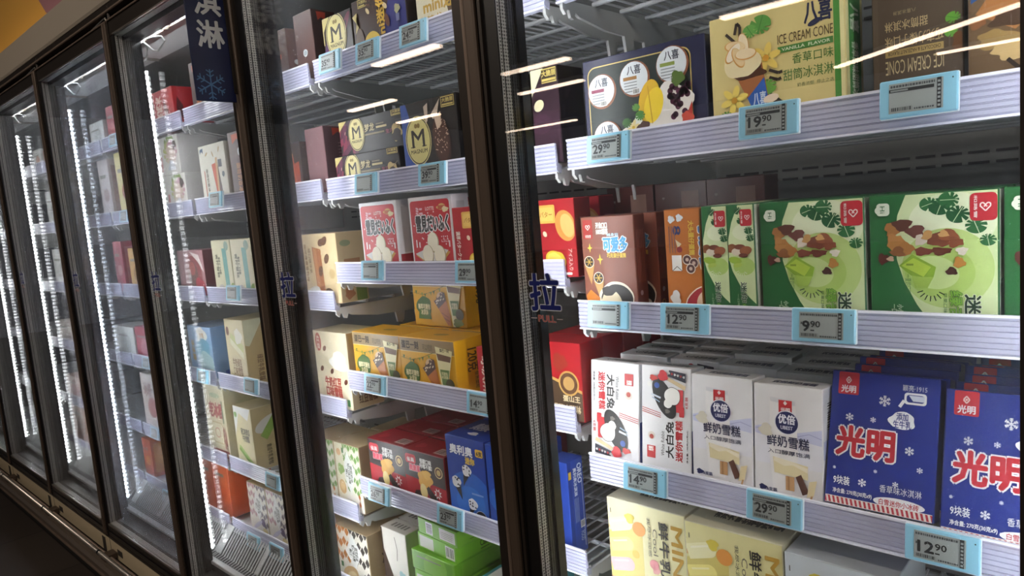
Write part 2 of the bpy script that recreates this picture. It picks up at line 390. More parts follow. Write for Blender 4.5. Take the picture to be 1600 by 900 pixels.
# wall over the cabinets: mustard with a mauve field whose edge is a broad curve
b = MB(); m_must = mat('mustard_paint', '#c99a45', 0.6); m_mauve = mat('mauve_paint', '#8a6270', 0.6)
YW = 0.10
pe = [on_y(72, 20, YW), on_y(60, 0, YW)]
curve = [(pe[0].x+0.35, 2.20), (pe[0].x+0.12, pe[0].z-0.03), (pe[0].x, pe[0].z), (pe[1].x, pe[1].z), (pe[1].x-0.22, pe[1].z+0.14), (pe[1].x-0.55, pe[1].z+0.34), (pe[1].x-1.1, pe[1].z+0.6), (pe[1].x-1.6, 3.6)]
b.box(-14, 8, YW+0.004, YW+0.1, 2.2, 3.6, m_must)
b.poly([(x, YW, z) for x, z in curve]+[(8, YW, 3.6), (8, YW, 2.2)], m_mauve)
tag(b.build('wall_back'), kind='structure')

# ---- freezer cabinets
def shelf_meshes(L):
    b = MB()
    n = int(L/0.024)
    for i in range(n+1):
        x = 0.012+(L-0.024)*i/n
        b.box(x-0.0018, x+0.0018, 0.02, 0.50, -0.003, 0, M_WIRE)
    deck = b
    for y in (0.022, 0.11, 0.20, 0.29, 0.38, 0.49): deck.tube([(0.004, y, -0.0065), (L-0.004, y, -0.0065)], 0.0045, M_WIRE)
    r = MB()
    prof = [(0.014, -0.016), (0.004, -0.013), (0.0, -0.010)]
    zz = -0.010
    for k in range(6):
        zz += 0.007; prof += [(0.0, zz-0.0022), (0.0022, zz-0.0016), (0.0022, zz-0.0004), (0.0, zz)]
    prof += [(0.001, 0.036), (0.004, 0.036), (0.006, 0.0), (0.016, -0.004)]
    r.prism_x(prof, 0, L, M_RAIL)
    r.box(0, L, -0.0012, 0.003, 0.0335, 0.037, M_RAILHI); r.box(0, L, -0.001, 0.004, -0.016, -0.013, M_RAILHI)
    return deck.mesh('wire_shelf'), r.mesh('price_rail')
def bracket_mesh():
    b = MB(); q = [(0.012, -0.006), (0.012, -0.022), (0.02, -0.03), (0.024, -0.022), (0.03, -0.022), (0.034, -0.034), (0.042, -0.036), (0.048, -0.024), (0.058, -0.03), (0.14, -0.044), (0.20, -0.046),
                   (0.205, -0.075), (0.22, -0.078), (0.228, -0.07), (0.232, -0.048), (0.27, -0.05), (0.276, -0.085), (0.43, -0.092), (0.55, -0.094), (0.55, -0.006)]
    n = len(q); i = 0
    b.v = [(-0.003, y, z) for y, z in q]+[(0.003, y, z) for y, z in q]; k = b.mi(M_BRACK)
    for j in range(n): b.f.append((j, (j+1) % n, n+(j+1) % n, n+j)); b.m.append(k)
    b.f.append(tuple(range(n))); b.m.append(k); b.f.append(tuple(range(2*n-1, n-1, -1))); b.m.append(k)
    return b.mesh('shelf_bracket')
BRK = bracket_mesh()
SHM = {}
def back_panel_mesh(L):
    b = MB(); b.box(0, L, YBACK, YBACK+0.03, 0.30, 2.043, M_INNER)
    for z in (0.62, 0.64, 0.91, 0.93, 1.19, 1.21, 1.455, 1.475, 1.76, 1.78):
        x = 0.03
        while x < L-0.06: b.box(x, x+0.034, YBACK-0.0015, YBACK, z, z+0.005, M_DARK); x += 0.044
    return b.mesh('back_panel')
def grille_mesh(L):
    b = MB()
    b.box(0, L, 0.045, 0.066, 0.372, 0.384, M_WHITE, 0.002)
    n = int(L/0.0155)
    for i in range(n+1):
        x = 0.004+(L-0.010)*i/n
        b.poly([(x, 0.066, 0.384), (x+0.0055, 0.066, 0.384), (x+0.0055, 0.083, 0.388), (x, 0.083, 0.388)], M_GRILLE)
        b.poly([(x, 0.083, 0.388), (x+0.0055, 0.083, 0.388), (x+0.0055, 0.142, 0.458), (x, 0.142, 0.458)], M_GRILLE)
        b.poly([(x, 0.083, 0.388), (x, 0.142, 0.458), (x, 0.143, 0.455), (x, 0.084, 0.385)], M_GRILLE)
        b.poly([(x+0.0055, 0.083, 0.388), (x+0.0055, 0.142, 0.458), (x+0.0055, 0.143, 0.455), (x+0.0055, 0.084, 0.385)], M_GRILLE)
    for x in (0.0, L*0.33, L*0.66, L-0.02): b.poly([(x, 0.084, 0.3885), (x+0.02, 0.084, 0.3885), (x+0.02, 0.142, 0.4585), (x, 0.142, 0.4585)], M_GRILLE)
    b.box(0, L, 0.07, 0.16, 0.345, 0.36, M_DARK); b.box(0, L, 0.15, 0.16, 0.36, 0.43, M_DARK)
    return b.mesh('intake_grille')
GL = {1: glass('frosted_pane', haze=0.22, seed=1.3, left=0.20), 3: glass('hazy_pane', haze=0.30, seed=4.1, left=0.9, tint=(0.93, 0.96, 1)), 2: glass('faint_frost_pane', haze=0.04, seed=7.7)}
G_CLEAR = glass('clear_pane'); G_IN = glass('inner_pane', haze=0.02, seed=2.2)
M_STICK = card('1c2a66'); M_STICKR = card('b0392f')
def pull_sticker(parent):
    b = MB(); a = Art(b, (0, 0, 0), (0.066, 0, 0), (0, 0, 0.078), (0, -1, 0), step=0.00003)
    a.t('拉', 0.06, 0.26, 0.94, 0.99, '#1c2568', 0, 0.03, '#b9bcc6', 0.035)
    a.t('PULL', 0.26, 0.03, 0.78, 0.16, '#a8392c', 0, 0.02, '#c9b9b4', 0.04)
    a.r(0.03, 0.09, 0.22, 0.105, '#c9b9b4'); a.r(0.82, 0.09, 0.99, 0.105, '#c9b9b4')
    return b.mesh('pull_sticker')
PULL = pull_sticker(None)
NAMES = {0: 'nearest', 1: 'second', 2: 'third', 3: 'fourth', 4: 'fifth', 5: 'sixth', 6: 'seventh'}
CABL = {0: 'glass-door freezer cabinet nearest the camera, with vanilla cone and blue ice brick cartons inside',
        1: 'glass-door freezer cabinet behind frost-hazed left glass, red and yellow cartons inside',
        2: 'glass-door freezer cabinet under the hanging navy snowflake sign',
        3: 'glass-door freezer cabinet with bluish fogged pane, just left of the snowflake sign cabinet',
        4: 'glass-door freezer cabinet second to the left of the snowflake sign cabinet',
        5: 'glass-door freezer cabinet third to the left of the snowflake sign cabinet',
        6: 'farthest glass-door freezer cabinet, a dark sliver at the far left end'}
def make_cabinet(k):
    x0, x1 = bay_x(k); L = x1-x0
    root = empty('freezer_cabinet', (x0, 0, 0)); tag(root, CABL[k], 'freezer', 'glass-door freezer run')
    # liner
    b = MB(); b.box(0, L, 0.205, YBACK, 2.043, 2.06, M_INNER); b.box(0, L, 0.094, 0.205, 2.043, 2.06, M_WHITE); b.box(0, L, 0.068, 0.094, 2.036, 2.06, M_STEEL)
    b.box(L*0.72, L*0.72+0.004, 0.09, 0.20, 2.034, 2.043, M_STEEL); b.build('canopy_liner', root)
    b = MB(); b.tube([(0.0, 0.053, 2.036), (L, 0.053, 2.036)], 0.0035, M_TOPLED, 6); o = b.build('top_light_strip', root)
    b2 = MB(); b2.box(0.0, L, 0.046, 0.066, 2.041, 2.05, M_STEEL)
    for x in (0.2, 0.5): b2.box(x, x+0.010, 0.047, 0.066, 2.028, 2.05, M_STEEL)
    b2.build('light_clip', o)
    put(back_panel_mesh(L), 'back_panel', root)
    put(grille_mesh(L), 'intake_grille', root)
    b = MB(); b.box(0, L, 0.16, YBACK, 0.425, 0.436, M_WHITE); b.box(0, L, 0.0, 0.75, 0.27, 0.30, M_DARK); b.box(0, L, 0.008, 0.045, 0.30, 0.352, M_BLACK)
    t = b.build('bottom_tray', root)
    if (L) not in SHM: SHM[L] = shelf_meshes(L-0.026)
    dk, rl = SHM[L]
    r = put(rl, 'price_rail', t, (0.013, 0.142, 0.455))
    for j, z in enumerate(decks(k)):
        s = put(dk, 'wire_shelf', root, (0.013, RAIL_Y-0.006, z))
        put(rl, 'price_rail', s, (0, 0.006, RAILDZ.get((k, j), 0)-0.003))
        for x in (0.006, L-0.032): put(BRK, 'shelf_bracket', s, (x, 0, -0.006))
    # mullion on the left joint
    b = MB(); md = (0.046, 0.061, 0.053)[min(k, 2)]; b.box(-0.037, 0.037, 0.004, md, 0.30, 2.04, M_MULL, 0.002)
    for z in (0.9, 1.5): b.box(-0.0385, 0.0385, 0.018, 0.024, 0.31, 2.03, M_BLACK)
    mu = b.build('mullion', root)
    b = MB()
    for s in (-1, 1):
        cx, yy, rr = (0.0315, 0.0580, 0.0040) if k >= 2 else ((0.012, 0.0665, 0.005) if k == 1 else (0.012, 0.053, 0.005))
        b.tube([(s*cx, yy, 0.42), (s*cx, yy, 1.945)], rr, M_LED, 6)
    b.build('led_strip', mu)
    b = MB(); cp = [on_y(px, py, 0.058) for px, py in ((222, 63), (238, 58), (252, 57), (258, 63), (253, 72), (247, 80), (240, 79), (233, 73), (225, 66))]
    b.tube([(p.x-XJ(2), 0.058, p.z) for p in cp], 0.0028, M_BRACK)
    cp = [on_y(px, py, 0.058) for px, py in ((226, 68), (230, 76), (230, 86), (226, 96))]; b.tube([(p.x-XJ(2), 0.058, p.z) for p in cp], 0.0028, M_BRACK)
    b.build('door_closer_arm', mu, smooth=True)
    # door
    d = MB(); xl, xr = 0.003, L-0.003
    d.box(xl, xr, -0.022, 0.004, 0.288, 0.345, M_BROWN, 0.002); d.box(xl, xr, -0.022, 0.004, 2.043, 2.088, M_BROWN, 0.002)
    d.box(xl+0.03, xr-0.05, -0.026, -0.02, 0.338, 0.345, M_STEEL); d.box(xl+0.03, xr-0.05, -0.025, -0.02, 2.043, 2.047, M_STEEL)
    d.tube([(xl, -0.024, 2.088), (xr, -0.024, 2.088)], 0.003, M_RIDGE)
    d.tube([(xl, -0.024, 0.312), (xr, -0.024, 0.312)], 0.002, M_BLACK)
    d.box(xl, xl+0.006, -0.026, 0.0, 0.288, 2.088, M_BROWN)
    door = d.build('glass_door', root)
    d = MB(); d.box(xl, 0.036, -0.0215, 0.004, 0.345, 2.043, M_BLACK); d.build('hinge_stile', door)
    d = MB(); d.box(xr-0.054, xr, -0.022, 0.004, 0.345, 2.043, M_BROWN)
    d.box(xr-0.030, xr-0.023, -0.029, -0.02, 0.289, 2.087, M_RIDGE, 0.002)
    d.box(xr-0.022, xr, -0.030, -0.02, 0.289, 2.087, M_BROWN2, 0.003)
    d.build('handle_stile', door)
    d = MB(); d.box(0.028, 0.0365, -0.0185, -0.0125, ZB, ZT, M_SPACER); d.box(0.028, 0.0365, -0.0095, 0.0005, ZB, ZT, M_SPACER)
    d.box(0.036, xr-0.05, -0.0185, 0.0005, ZB-0.006, ZB, M_SPACER); d.box(0.036, xr-0.05, -0.0185, 0.0005, ZT, ZT+0.004, M_SPACER); d.build('pane_spacer', door)
    d = MB(); d.box(0.0366, xr-0.054, -0.0215, -0.0185, ZB, ZT, G_CLEAR); d.build('glass_pane', door)
    d = MB(); d.box(0.0366, xr-0.054, 0.0005, 0.003, ZB, ZT, GL.get(k, G_IN)); d.build('glass_pane', door)
    put(PULL, 'pull_sticker', door, (0.058, -0.0222, 1.266))
    # base: cream kick board under the door, dark plinth
    b = MB(); m_cream = mat('cream_enamel', '#cdbd9f', 0.45)
    b.box(0, L, -0.02, 0.03, 0.20, 0.276, m_cream, 0.003); b.box(0, L, -0.022, 0.03, 0.276, 0.287, M_BROWN); b.box(0, L, 0.0, 0.06, 0.0, 0.20, M_DARK)
    b.box(0, 0.003, -0.0205, -0.019, 0.2, 0.276, M_DARK); b.box(0.08, 0.13, -0.0215, -0.019, 0.226, 0.25, mat('grey_vent', '#3b3835')); b.box(L-0.09, L-0.055, -0.0215, -0.019, 0.205, 0.262, mat('grey_vent', '#3b3835'))
    b.build('base_panel', root)
    # dark frame above the door
    b = MB(); b.box(0, L, 0.006, 0.05, 2.03, 2.14, M_BLACK); b.box(0, L, -0.016, 0.05, 2.118, 2.142, M_BROWN, 0.003); b.box(0, L, -0.024, 0.0, 2.112, 2.12, M_RIDGE, 0.002)
    b.tube([(0.0, -0.014, 2.06), (0.0, -0.014, 2.112)], 0.005, M_BROWN)
    b.tube([(L-0.02, -0.014, 2.092), (L-0.03, -0.014, 2.105), (L-0.05, -0.012, 2.107), (L-0.085, -0.012, 2.104), (L-0.19, -0.012, 2.096)], 0.003, M_STEEL)
    b.build('head_frame', root)
    return root
for k in range(NB): make_cabinet(k)
# end panel with the last mullion, right of the nearest cabinet
root = empty('end_panel', (XEND, 0, 0)); tag(root, 'dark end panel with light mullion closing the nearest freezer, at the right edge', 'end panel')
b = MB(); b.box(0.0, 0.04, 0.0, YBACK+0.03, 0.0, 2.14, M_INNER, 0.002); b.build('side_board', root)
b = MB(); b.box(-0.037, 0.037, 0.004, 0.046, 0.30, 2.04, M_MULL, 0.002); mu = b.build('mullion', root)
b = MB(); b.tube([(-0.03, 0.057, 0.42), (-0.03, 0.057, 1.945)], 0.0062, M_LED, 6); b.build('led_strip', mu)

# header fascia, cove light and bumper run the whole length
XL = XJ(NB-1)-0.2
b = MB(); b.prism_x([(-0.016, 2.142), (-0.020, 2.150), (-0.020, 2.240), (0.012, 2.240), (0.05, 2.142)], XL, XEND+0.04, mat('taupe_fascia', '#9a9184', 0.55))
tag(b.build('header_fascia'), 'long taupe fascia board running above the freezer doors', 'fascia')
b = MB(); b.box(XL, XEND, 0.03, 0.05, 2.20, 2.212, M_COVE); b.box(XL, XEND, 0.026, 0.054, 2.19, 2.2, M_BRACK); tag(b.build('cove_light'), 'warm cove light strip hidden behind the taupe fascia', 'light strip')
root = empty('bumper_rail', (0, 0, 0)); tag(root, 'steel bumper rail running along the foot of the freezers', 'bumper rail')
b = MB(); b.prism_x([(-0.05, 0.17), (-0.085, 0.175), (-0.088, 0.205), (-0.078, 0.213), (-0.05, 0.215)], XL, XEND, mat('dark_bumper', '#5a5048', 0.4)); b.build('bumper_strip', root)
b = MB(); b.prism_x([(-0.05, 0.176), (-0.092, 0.176), (-0.094, 0.184), (-0.05, 0.186)], XL, XEND, M_RIDGE); b.build('edge_trim', root)
b = MB(); b.tube([(XL, -0.07, 0.243), (XEND, -0.07, 0.243)], 0.0085, M_STEEL, 12); b.build('steel_tube', root, smooth=True)
b = MB(); b.tube([(XL, -0.045, 0.224), (XEND, -0.045, 0.224)], 0.005, M_RIDGE, 8); b.build('thin_tube', root, smooth=True)
bx = MB(); bx.box(-0.025, 0.025, -0.068, -0.02, 0.213, 0.237, M_BROWN2, 0.003); bx.tube([(-0.03, -0.07, 0.243), (-0.018, -0.07, 0.243)], 0.0098, M_BLACK, 12); bm_ = bx.mesh('bumper_bracket')
for k in range(NB):
    for dx in (0.05,): put(bm_, 'bumper_bracket', root, (XJ(k)+dx, 0, 0))

# shop ceiling lamps over the aisle behind the camera, seen only as streaks in the glass; added fill lamps follow
def lamp(x0, x1, y, label, z=3.2, y1=None, m=None, wd=0.05):
    r_ = empty('ceiling_lamp', ((x0+x1)/2, y, z)); tag(r_, label, 'ceiling lamp', 'linear lamps over the shop floor'); h = (x1-x0)/2
    ang = math.atan2((y1 if y1 is not None else y)-y, x1-x0); Lh = h/math.cos(ang)
    if y1 is not None: r_.location.y = (y+y1)/2
    r_.rotation_euler = (0, 0, ang)
    b = MB(); b.box(-Lh, Lh, -wd, wd, 0.0, 0.03, m or M_LAMP); b.build('diffuser', r_)
    b = MB(); b.box(-Lh-0.01, Lh+0.01, -wd-0.01, wd+0.01, 0.031, 0.09, M_BRACK, 0.004)
    for q in (-Lh*0.7, Lh*0.7): b.tube([(q, 0, 0.09), (q, 0, 0.4)], 0.004, M_BRACK)
    b.build('housing', r_)
for i, (a, c, y, y1) in enumerate(((-6.85, -5.75, -4.5, None), (-3.45, -2.35, -6.45, None), (-6.6, -5.5, -6.45, None), (-9.9, -8.75, -6.25, None),
        (-7.65, -6.4, -7.95, None), (-10.9, -9.75, -8.05, None), (-11.7, -9.6, -12.0, None), (-2.6, -1.5, -11.95, None), (-3.9, -1.2, -11.4, -9.2))):
    lamp(a, c, y, 'linear warm ceiling lamp mirrored as a streak in the freezer glass', y1=y1)

for i, (a, c, y) in enumerate(((-3.6, -2.4, -1.9), (-1.0, 0.2, -1.9), (1.2, 2.4, -1.9))):  # unseen fill lamps, added to brighten the header and base
    lamp(a, c, y, 'wide warm fill lamp, unseen, added over the aisle in front of the freezers', m=M_FILL, wd=0.08)
# projecting navy sign
root = empty('hanging_sign', (-1.56, -0.034, 1.735)); tag(root, 'navy hanging sign with white characters and a pale snowflake, projecting above the third door', 'sign')
b = MB(); b.box(-0.002, 0.002, -0.092, 0.0, 0.0, 0.47, card('#0a1644'), 0.001)
a = Art(b, (0.002, -0.092, 0), (0, 0.092, 0), (0, 0, 0.47), (1, 0, 0), step=0.00004)
b.build('sign_board', root)
b2 = MB(); a = Art(b2, (0.002, -0.092, 0), (0, 0.092, 0), (0, 0, 0.47), (1, 0, 0), step=0.00004)
a.t('淋', 0.22, 0.25, 0.86, 0.372, '#d5d8dc', 0, 0.035); a.t('淇', 0.22, 0.40, 0.86, 0.522, '#d5d8dc', 0, 0.035)
b2.build('sign_characters', root); b2 = MB(); a = Art(b2, (0.002, -0.092, 0), (0, 0.092, 0), (0, 0, 0.47), (1, 0, 0), step=0.00004)
a.flake(0.40, 0.078, 0.36, '#4f77a8', 0.09)
o = b2.build('snowflake_emblem', root); o['label'] = 'pale blue snowflake'
b = MB(); b.box(-0.004, 0.004, -0.004, 0.012, 0.02, 0.46, M_BROWN); b.build('mounting_strip', root)

# ---------------------------------------------------------------- carton artwork
def heart(a, u, v, s, c, w=0.2):
    for sc, cc in ((1, c),):
        for m in (-1, 1):
            a.l([(u, v-s*0.8*a.asp), (u+m*s*0.75, v+s*0.05*a.asp), (u+m*s*0.72, v+s*0.5*a.asp), (u+m*s*0.35, v+s*0.62*a.asp), (u, v+s*0.25*a.asp), (u+m*s*0.2, v-s*0.1*a.asp)], s*w, cc); a.k -= 1
    a.k += 1
def d_tubs(F):
    a = F['front']; a.rr(0.035, 0.03, 0.90, 0.93, 0.07, '#cdb46a'); a.rr(0.043, 0.042, 0.892, 0.918, 0.066, '#15231e')
    for u, v, sub in ((0.16, 0.66, '#8a2f52'), (0.45, 0.72, '#a6773c'), (0.76, 0.78, '#8fa04a'), (0.19, 0.16, '#7c7c74')):
        a.c(u, v, 0.128, '#8c5536'); a.c(u-0.006, v+0.008, 0.117, '#dfe6ea')
        a.t('八喜', u-0.06, v+0.05, u+0.055, v+0.14, '#1a1d38', 0, 0.02); a.r(u-0.095, v-0.005, u+0.02, v+0.03, sub)
        for q in range(4): a.r(u-0.09, v-0.035-0.03*q, u+0.02, v-0.025-0.03*q, '#8d9297')
        a.bars(u-0.02, v-0.155, u+0.04, v-0.10)
    a.blob(0.62, 0.17, 0.28, '#f1efe6', 5, 0.62, 0.18); a.r(0.36, 0.04, 0.89, 0.16, '#efece2'); a.blob(0.75, 0.4, 0.15, '#ece8e0', 8, 1, 0.2)
    a.e(0.565, 0.47, 0.085, 0.15, '#e2b526', -14); a.e(0.60, 0.42, 0.075, 0.125, '#f5d431', -18); a.l([(0.56, 0.62), (0.585, 0.24)], 0.008, '#c99a1a')
    for i in range(28):
        q = random.Random(i); a.c(0.80+q.uniform(-0.085, 0.085), 0.44+q.uniform(-0.2, 0.14), 0.022, q.choice(('#4a1836', '#5d2042', '#3c1230'))); a.k -= 1
    a.k += 1
    a.blob(0.8, 0.64, 0.05, '#55702d', 3); a.p([(0.84, 0.22), (0.90, 0.40), (0.90, 0.20)], '#c23a2c'); a.blob(0.86, 0.24, 0.045, '#d8543d', 4)
    a.leaf(0.49, 0.33, 0.05, 120, '#4f8a37'); a.leaf(0.45, 0.42, 0.04, 60, '#629a42'); a.flower(0.425, 0.23, 0.05, '#f0dfa0'); a.leaf(0.38, 0.28, 0.05, 150, '#3d6d2e'); a.blob(0.51, 0.2, 0.055, '#4a2a1c', 6)
    for q in range(9): a.r(0.39+0.045*q, 0.045, 0.42+0.045*q, 0.075, '#8b7c56')
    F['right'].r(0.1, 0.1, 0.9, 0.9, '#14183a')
def d_vanilla(F):
    a = F['front']; G = '#4f9440'
    a.r(0.93, 0, 0.972, 1, G); a.r(0.972, 0, 1, 1, '#efe6a8')
    a.t('八喜', 0.73, 0.80, 0.92, 0.97, '#232a4a', 0, 0.03); a.e(0.80, 0.80, 0.05, 0.02, '#232a4a', 20)
    a.t('ICE CREAM CONE', 0.53, 0.685, 0.925, 0.76, '#5a4a2c', 0, 0.005)
    a.r(0.53, 0.615, 0.925, 0.665, '#4f8a3f'); a.t('VANILLA  FLAVOR', 0.56, 0.628, 0.905, 0.652, '#eef2d8', 0, 0.02)
    a.t('香草口味', 0.635, 0.51, 0.925, 0.59, '#4d7d3c'); a.t('甜筒冰淇淋', 0.565, 0.385, 0.925, 0.475, '#4d7d3c'); a.t('奶香浓郁  停止之选', 0.665, 0.325, 0.925, 0.355, '#5c6a45')
    a.l([(0.20, 0.84), (0.22, 0.93), (0.245, 0.90), (0.24, 0.80)], 0.022, '#3a2f25'); a.l([(0.13, 0.86), (0.20, 0.78)], 0.022, '#3a2f25')
    a.leaf(0.40, 0.86, 0.10, 70, '#5a9a44', '#3d7a30'); a.leaf(0.33, 0.83, 0.07, 120, '#6fae52', '#3d7a30')
    for q in ((0.46, 0.50, 0.56, 0.47), (0.46, 0.44, 0.55, 0.42), (0.44, 0.30, 0.60, 0.14), (0.43, 0.25, 0.52, 0.08), (0.46, 0.31, 0.58, 0.20)): a.l([q[:2], ((q[0]+q[2])/2+0.02, (q[1]+q[3])/2-0.02), q[2:]], 0.022, '#2e251d')
    a.leaf(0.44, 0.38, 0.08, 300, '#6fa545'); a.flower(0.44, 0.60, 0.10, '#f0d36a', '#d59a2e')
    # cone seen from above at a slant
    a.p([(0.19, 0.52), (0.36, 0.12), (0.47, 0.12), (0.40, 0.64), (0.22, 0.56)], '#a8683a'); a.p([(0.285, 0.30), (0.42, 0.45), (0.455, 0.22), (0.365, 0.12), (0.345, 0.14)], '#2e62b8'); a.t('八喜', 0.33, 0.22, 0.43, 0.34, '#d6e4f4', 0, 0.02)
    a.blob(0.30, 0.52, 0.125, '#4b2a18', 12, 0.5, 0.3); a.blob(0.25, 0.60, 0.15, '#efe0b2', 7, 0.74, 0.10)
    for an, cc in ((60, '#f6e3bd'), (130, '#f3d9a6'), (190, '#f7ead0'), (255, '#edd09a'), (320, '#f4dfb6')):
        t = math.radians(an); a.e(0.24+0.06*math.cos(t), 0.70+0.05*math.sin(t)*a.asp, 0.085, 0.042, '#e3a85c', an+40); a.e(0.242+0.056*math.cos(t), 0.704+0.048*math.sin(t)*a.asp, 0.079, 0.037, cc, an+40)
    a.flower(0.18, 0.30, 0.10, '#f4dc6c', '#c9962a'); a.leaf(0.12, 0.18, 0.06, 220, '#5d9440'); a.e(0.47, 0.27, 0.06, 0.03, '#f2dcc0', 10); a.flower(0.34, 0.02, 0.07, '#f0cf62')
    a = F['right']; a.r(0.0, 0, 0.16, 1, '#efe2a4'); a.r(0.16, 0, 0.86, 1, '#3f8a3a'); a.t('八喜', 0.25, 0.70, 0.78, 0.90, '#dfe8d0', 270, 0.03); a.t('香草口味甜筒冰淇淋', 0.3, 0.08, 0.7, 0.62, '#dfe8d0', 270, 0.02)
def d_hazel(F):   # standing upside down
    a = F['front']; a.r(0, 0, 1, 1, '#55483a'); a.r(0, 0.0, 0.06, 1, '#5d5040')
    a.t('ICE CREAM CONE', 0.14, 0.30, 0.80, 0.40, '#c9b78c', 180); a.r(0.14, 0.425, 0.80, 0.475, '#b59b62'); a.t('CHOCOLATE & HAZELNUT FLAVOR', 0.17, 0.438, 0.77, 0.465, '#54442f', 180, 0.02)
    a.t('巧克力榛子口味', 0.14, 0.49, 0.80, 0.575, '#c8b182', 180, 0.01); a.t('甜筒冰淇淋', 0.14, 0.61, 0.63, 0.68, '#c8b182', 180, 0.01); a.t('八喜冰淇淋', 0.24, 0.72, 0.5, 0.75, '#a9976f', 180)
    a.t('净含量', 0.2, 0.93, 0.5, 0.965, '#b4a37c', 180); a.t('68g x 5', 0.17, 0.86, 0.45, 0.90, '#b4a37c', 180)
    for q in ((0.70, 0.88, 0.98, 0.86), (0.74, 0.95, 0.99, 0.87), (0.82, 0.80, 0.97, 0.78)): a.l([q[:2], q[2:]], 0.03, '#2c211a')
    a.c(0.84, 0.87, 0.012, '#e6d8c0'); a.leaf(0.92, 0.62, 0.10, 160, '#63a03a', '#3f7a2a'); a.leaf(0.90, 0.53, 0.09, 190, '#6aa544'); a.r(0.92, 0.56, 1, 0.60, '#3a241a')
    a.blob(0.99, 0.45, 0.10, '#6a4426', 3, 1.2)
def d_cone_side(F):
    a = F['front']; a.r(0, 0, 1, 1, '#6a5338')
    a.p([(0.0, 1), (0.0, 0.78), (0.9, 1)], '#7a4a26'); a.p([(0.02, 0.62), (0.05, 0.98), (0.55, 1), (0.75, 0.93), (0.30, 0.68)], '#2d5fa8'); a.t('冰淇淋', 0.10, 0.70, 0.5, 0.90, '#a9c6e4', 0, 0.02)
    a.p([(0.08, 0.55), (0.75, 0.92), (1, 0.80), (1, 0.55), (0.6, 0.42)], '#a8713f'); a.blob(0.62, 0.50, 0.34, '#4a3524', 9, 0.45, 0.3); a.blob(0.36, 0.38, 0.26, '#9b7f4c', 4, 0.55, 0.3)
    a.blob(0.62, 0.30, 0.34, '#c4a873', 14, 0.4, 0.3); a.blob(0.55, 0.12, 0.30, '#5b3d23', 2, 0.35, 0.3); a.blob(0.95, 0.22, 0.2, '#8a6034', 5, 0.7); a.l([(0.5, 0.25), (0.95, 0.05)], 0.06, '#2a1c12')
    a.blob(0.1, 0.50, 0.12, '#8e5c36', 21, 0.8); a.leaf(0.12, 0.03, 0.14, 120, '#4c7f33'); a.e(0.7, 0.98, 0.15, 0.05, '#efe8d4', 0)
def d_brown_cones(F):
    a = F['front']; a.r(0, 0, 1, 1, '#8a5140'); a.r(0.03, 0.79, 0.22, 0.98, '#a8352e'); heart(a, 0.125, 0.905, 0.055, '#f0e4da'); a.t('和路雪', 0.07, 0.80, 0.18, 0.83, '#f0e4da', 0, 0.02)
    a.t('开盒口口\n100%惊喜', 0.29, 0.83, 0.52, 0.95, '#f1e7d6', 0, 0.06, '#4a2a20'); a.t('可爱多', 0.42, 0.66, 0.87, 0.80, '#4fa3d8', 0, 0.07, '#eaf3fa', 0.06); a.t('随身玩', 0.50, 0.81, 0.72, 0.84, '#bfe0f0', 0, 0.04)
    a.t('巧克蛋仔蛋筒', 0.48, 0.60, 0.84, 0.645, '#e8c24a', 0, 0.05)
    for u, v, s in ((0.15, 0.70, 0.05), (0.34, 0.585, 0.06), (0.78, 0.72, 0.02)): a.p([(u, v+s*1.6*a.asp), (u+s*0.3, v+s*0.3*a.asp), (u+s, v), (u+s*0.3, v-s*0.3*a.asp), (u, v-s*1.6*a.asp), (u-s*0.3, v-s*0.3*a.asp), (u-s, v), (u-s*0.3, v+s*0.3*a.asp)], '#e6cf4e')
    for u, v in ((0.12, 0.53), (0.29, 0.37)):
        a.p([(u-0.1, v), (u+0.02, v-0.2), (u+0.1, v)], '#c79a5b'); a.c(u, v+0.03, 0.10, '#e8dccb'); a.c(u, v+0.03, 0.085, '#2b211d')
        for k in range(6): t = k*math.pi/3; a.l([(u, v+0.03), (u+0.07*math.cos(t), v+0.03+0.07*math.sin(t)*a.asp)], 0.014, '#d9b347'); a.k -= 1
        a.k += 1
    # two plain scoops instead of the printed figure
    a.blob(0.62, 0.18, 0.33, '#efe4cf', 2, 0.95, 0.06); a.blob(0.63, 0.17, 0.30, '#1f1a18', 2, 0.95, 0.06); a.blob(0.52, 0.16, 0.20, '#efe1bf', 11, 0.95, 0.05); a.blob(0.47, 0.27, 0.13, '#241d1a', 4, 0.6, 0.1); a.blob(0.75, 0.10, 0.12, '#e6e0d2', 6, 0.9, 0.1)
    a.p([(0.02, 0.22), (0.12, 0.28), (0.30, 0.20), (0.22, 0.12), (0.05, 0.14)], '#d9822c'); a.r(0.02, 0.03, 0.20, 0.16, '#4a2f7a'); a.p([(0.11, 0.13), (0.16, 0.095), (0.11, 0.06), (0.06, 0.095)], '#8fa4e0')
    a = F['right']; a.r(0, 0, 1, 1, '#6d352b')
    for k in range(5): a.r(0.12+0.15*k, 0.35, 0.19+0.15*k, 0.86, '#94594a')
    a.c(0.3, 0.12, 0.17, '#d9a23c'); a.c(0.3, 0.12, 0.12, '#3a2018'); a.c(0.35, 0.25, 0.14, '#b7a8b4'); F['top'].r(0, 0, 1, 1, '#6a382d')
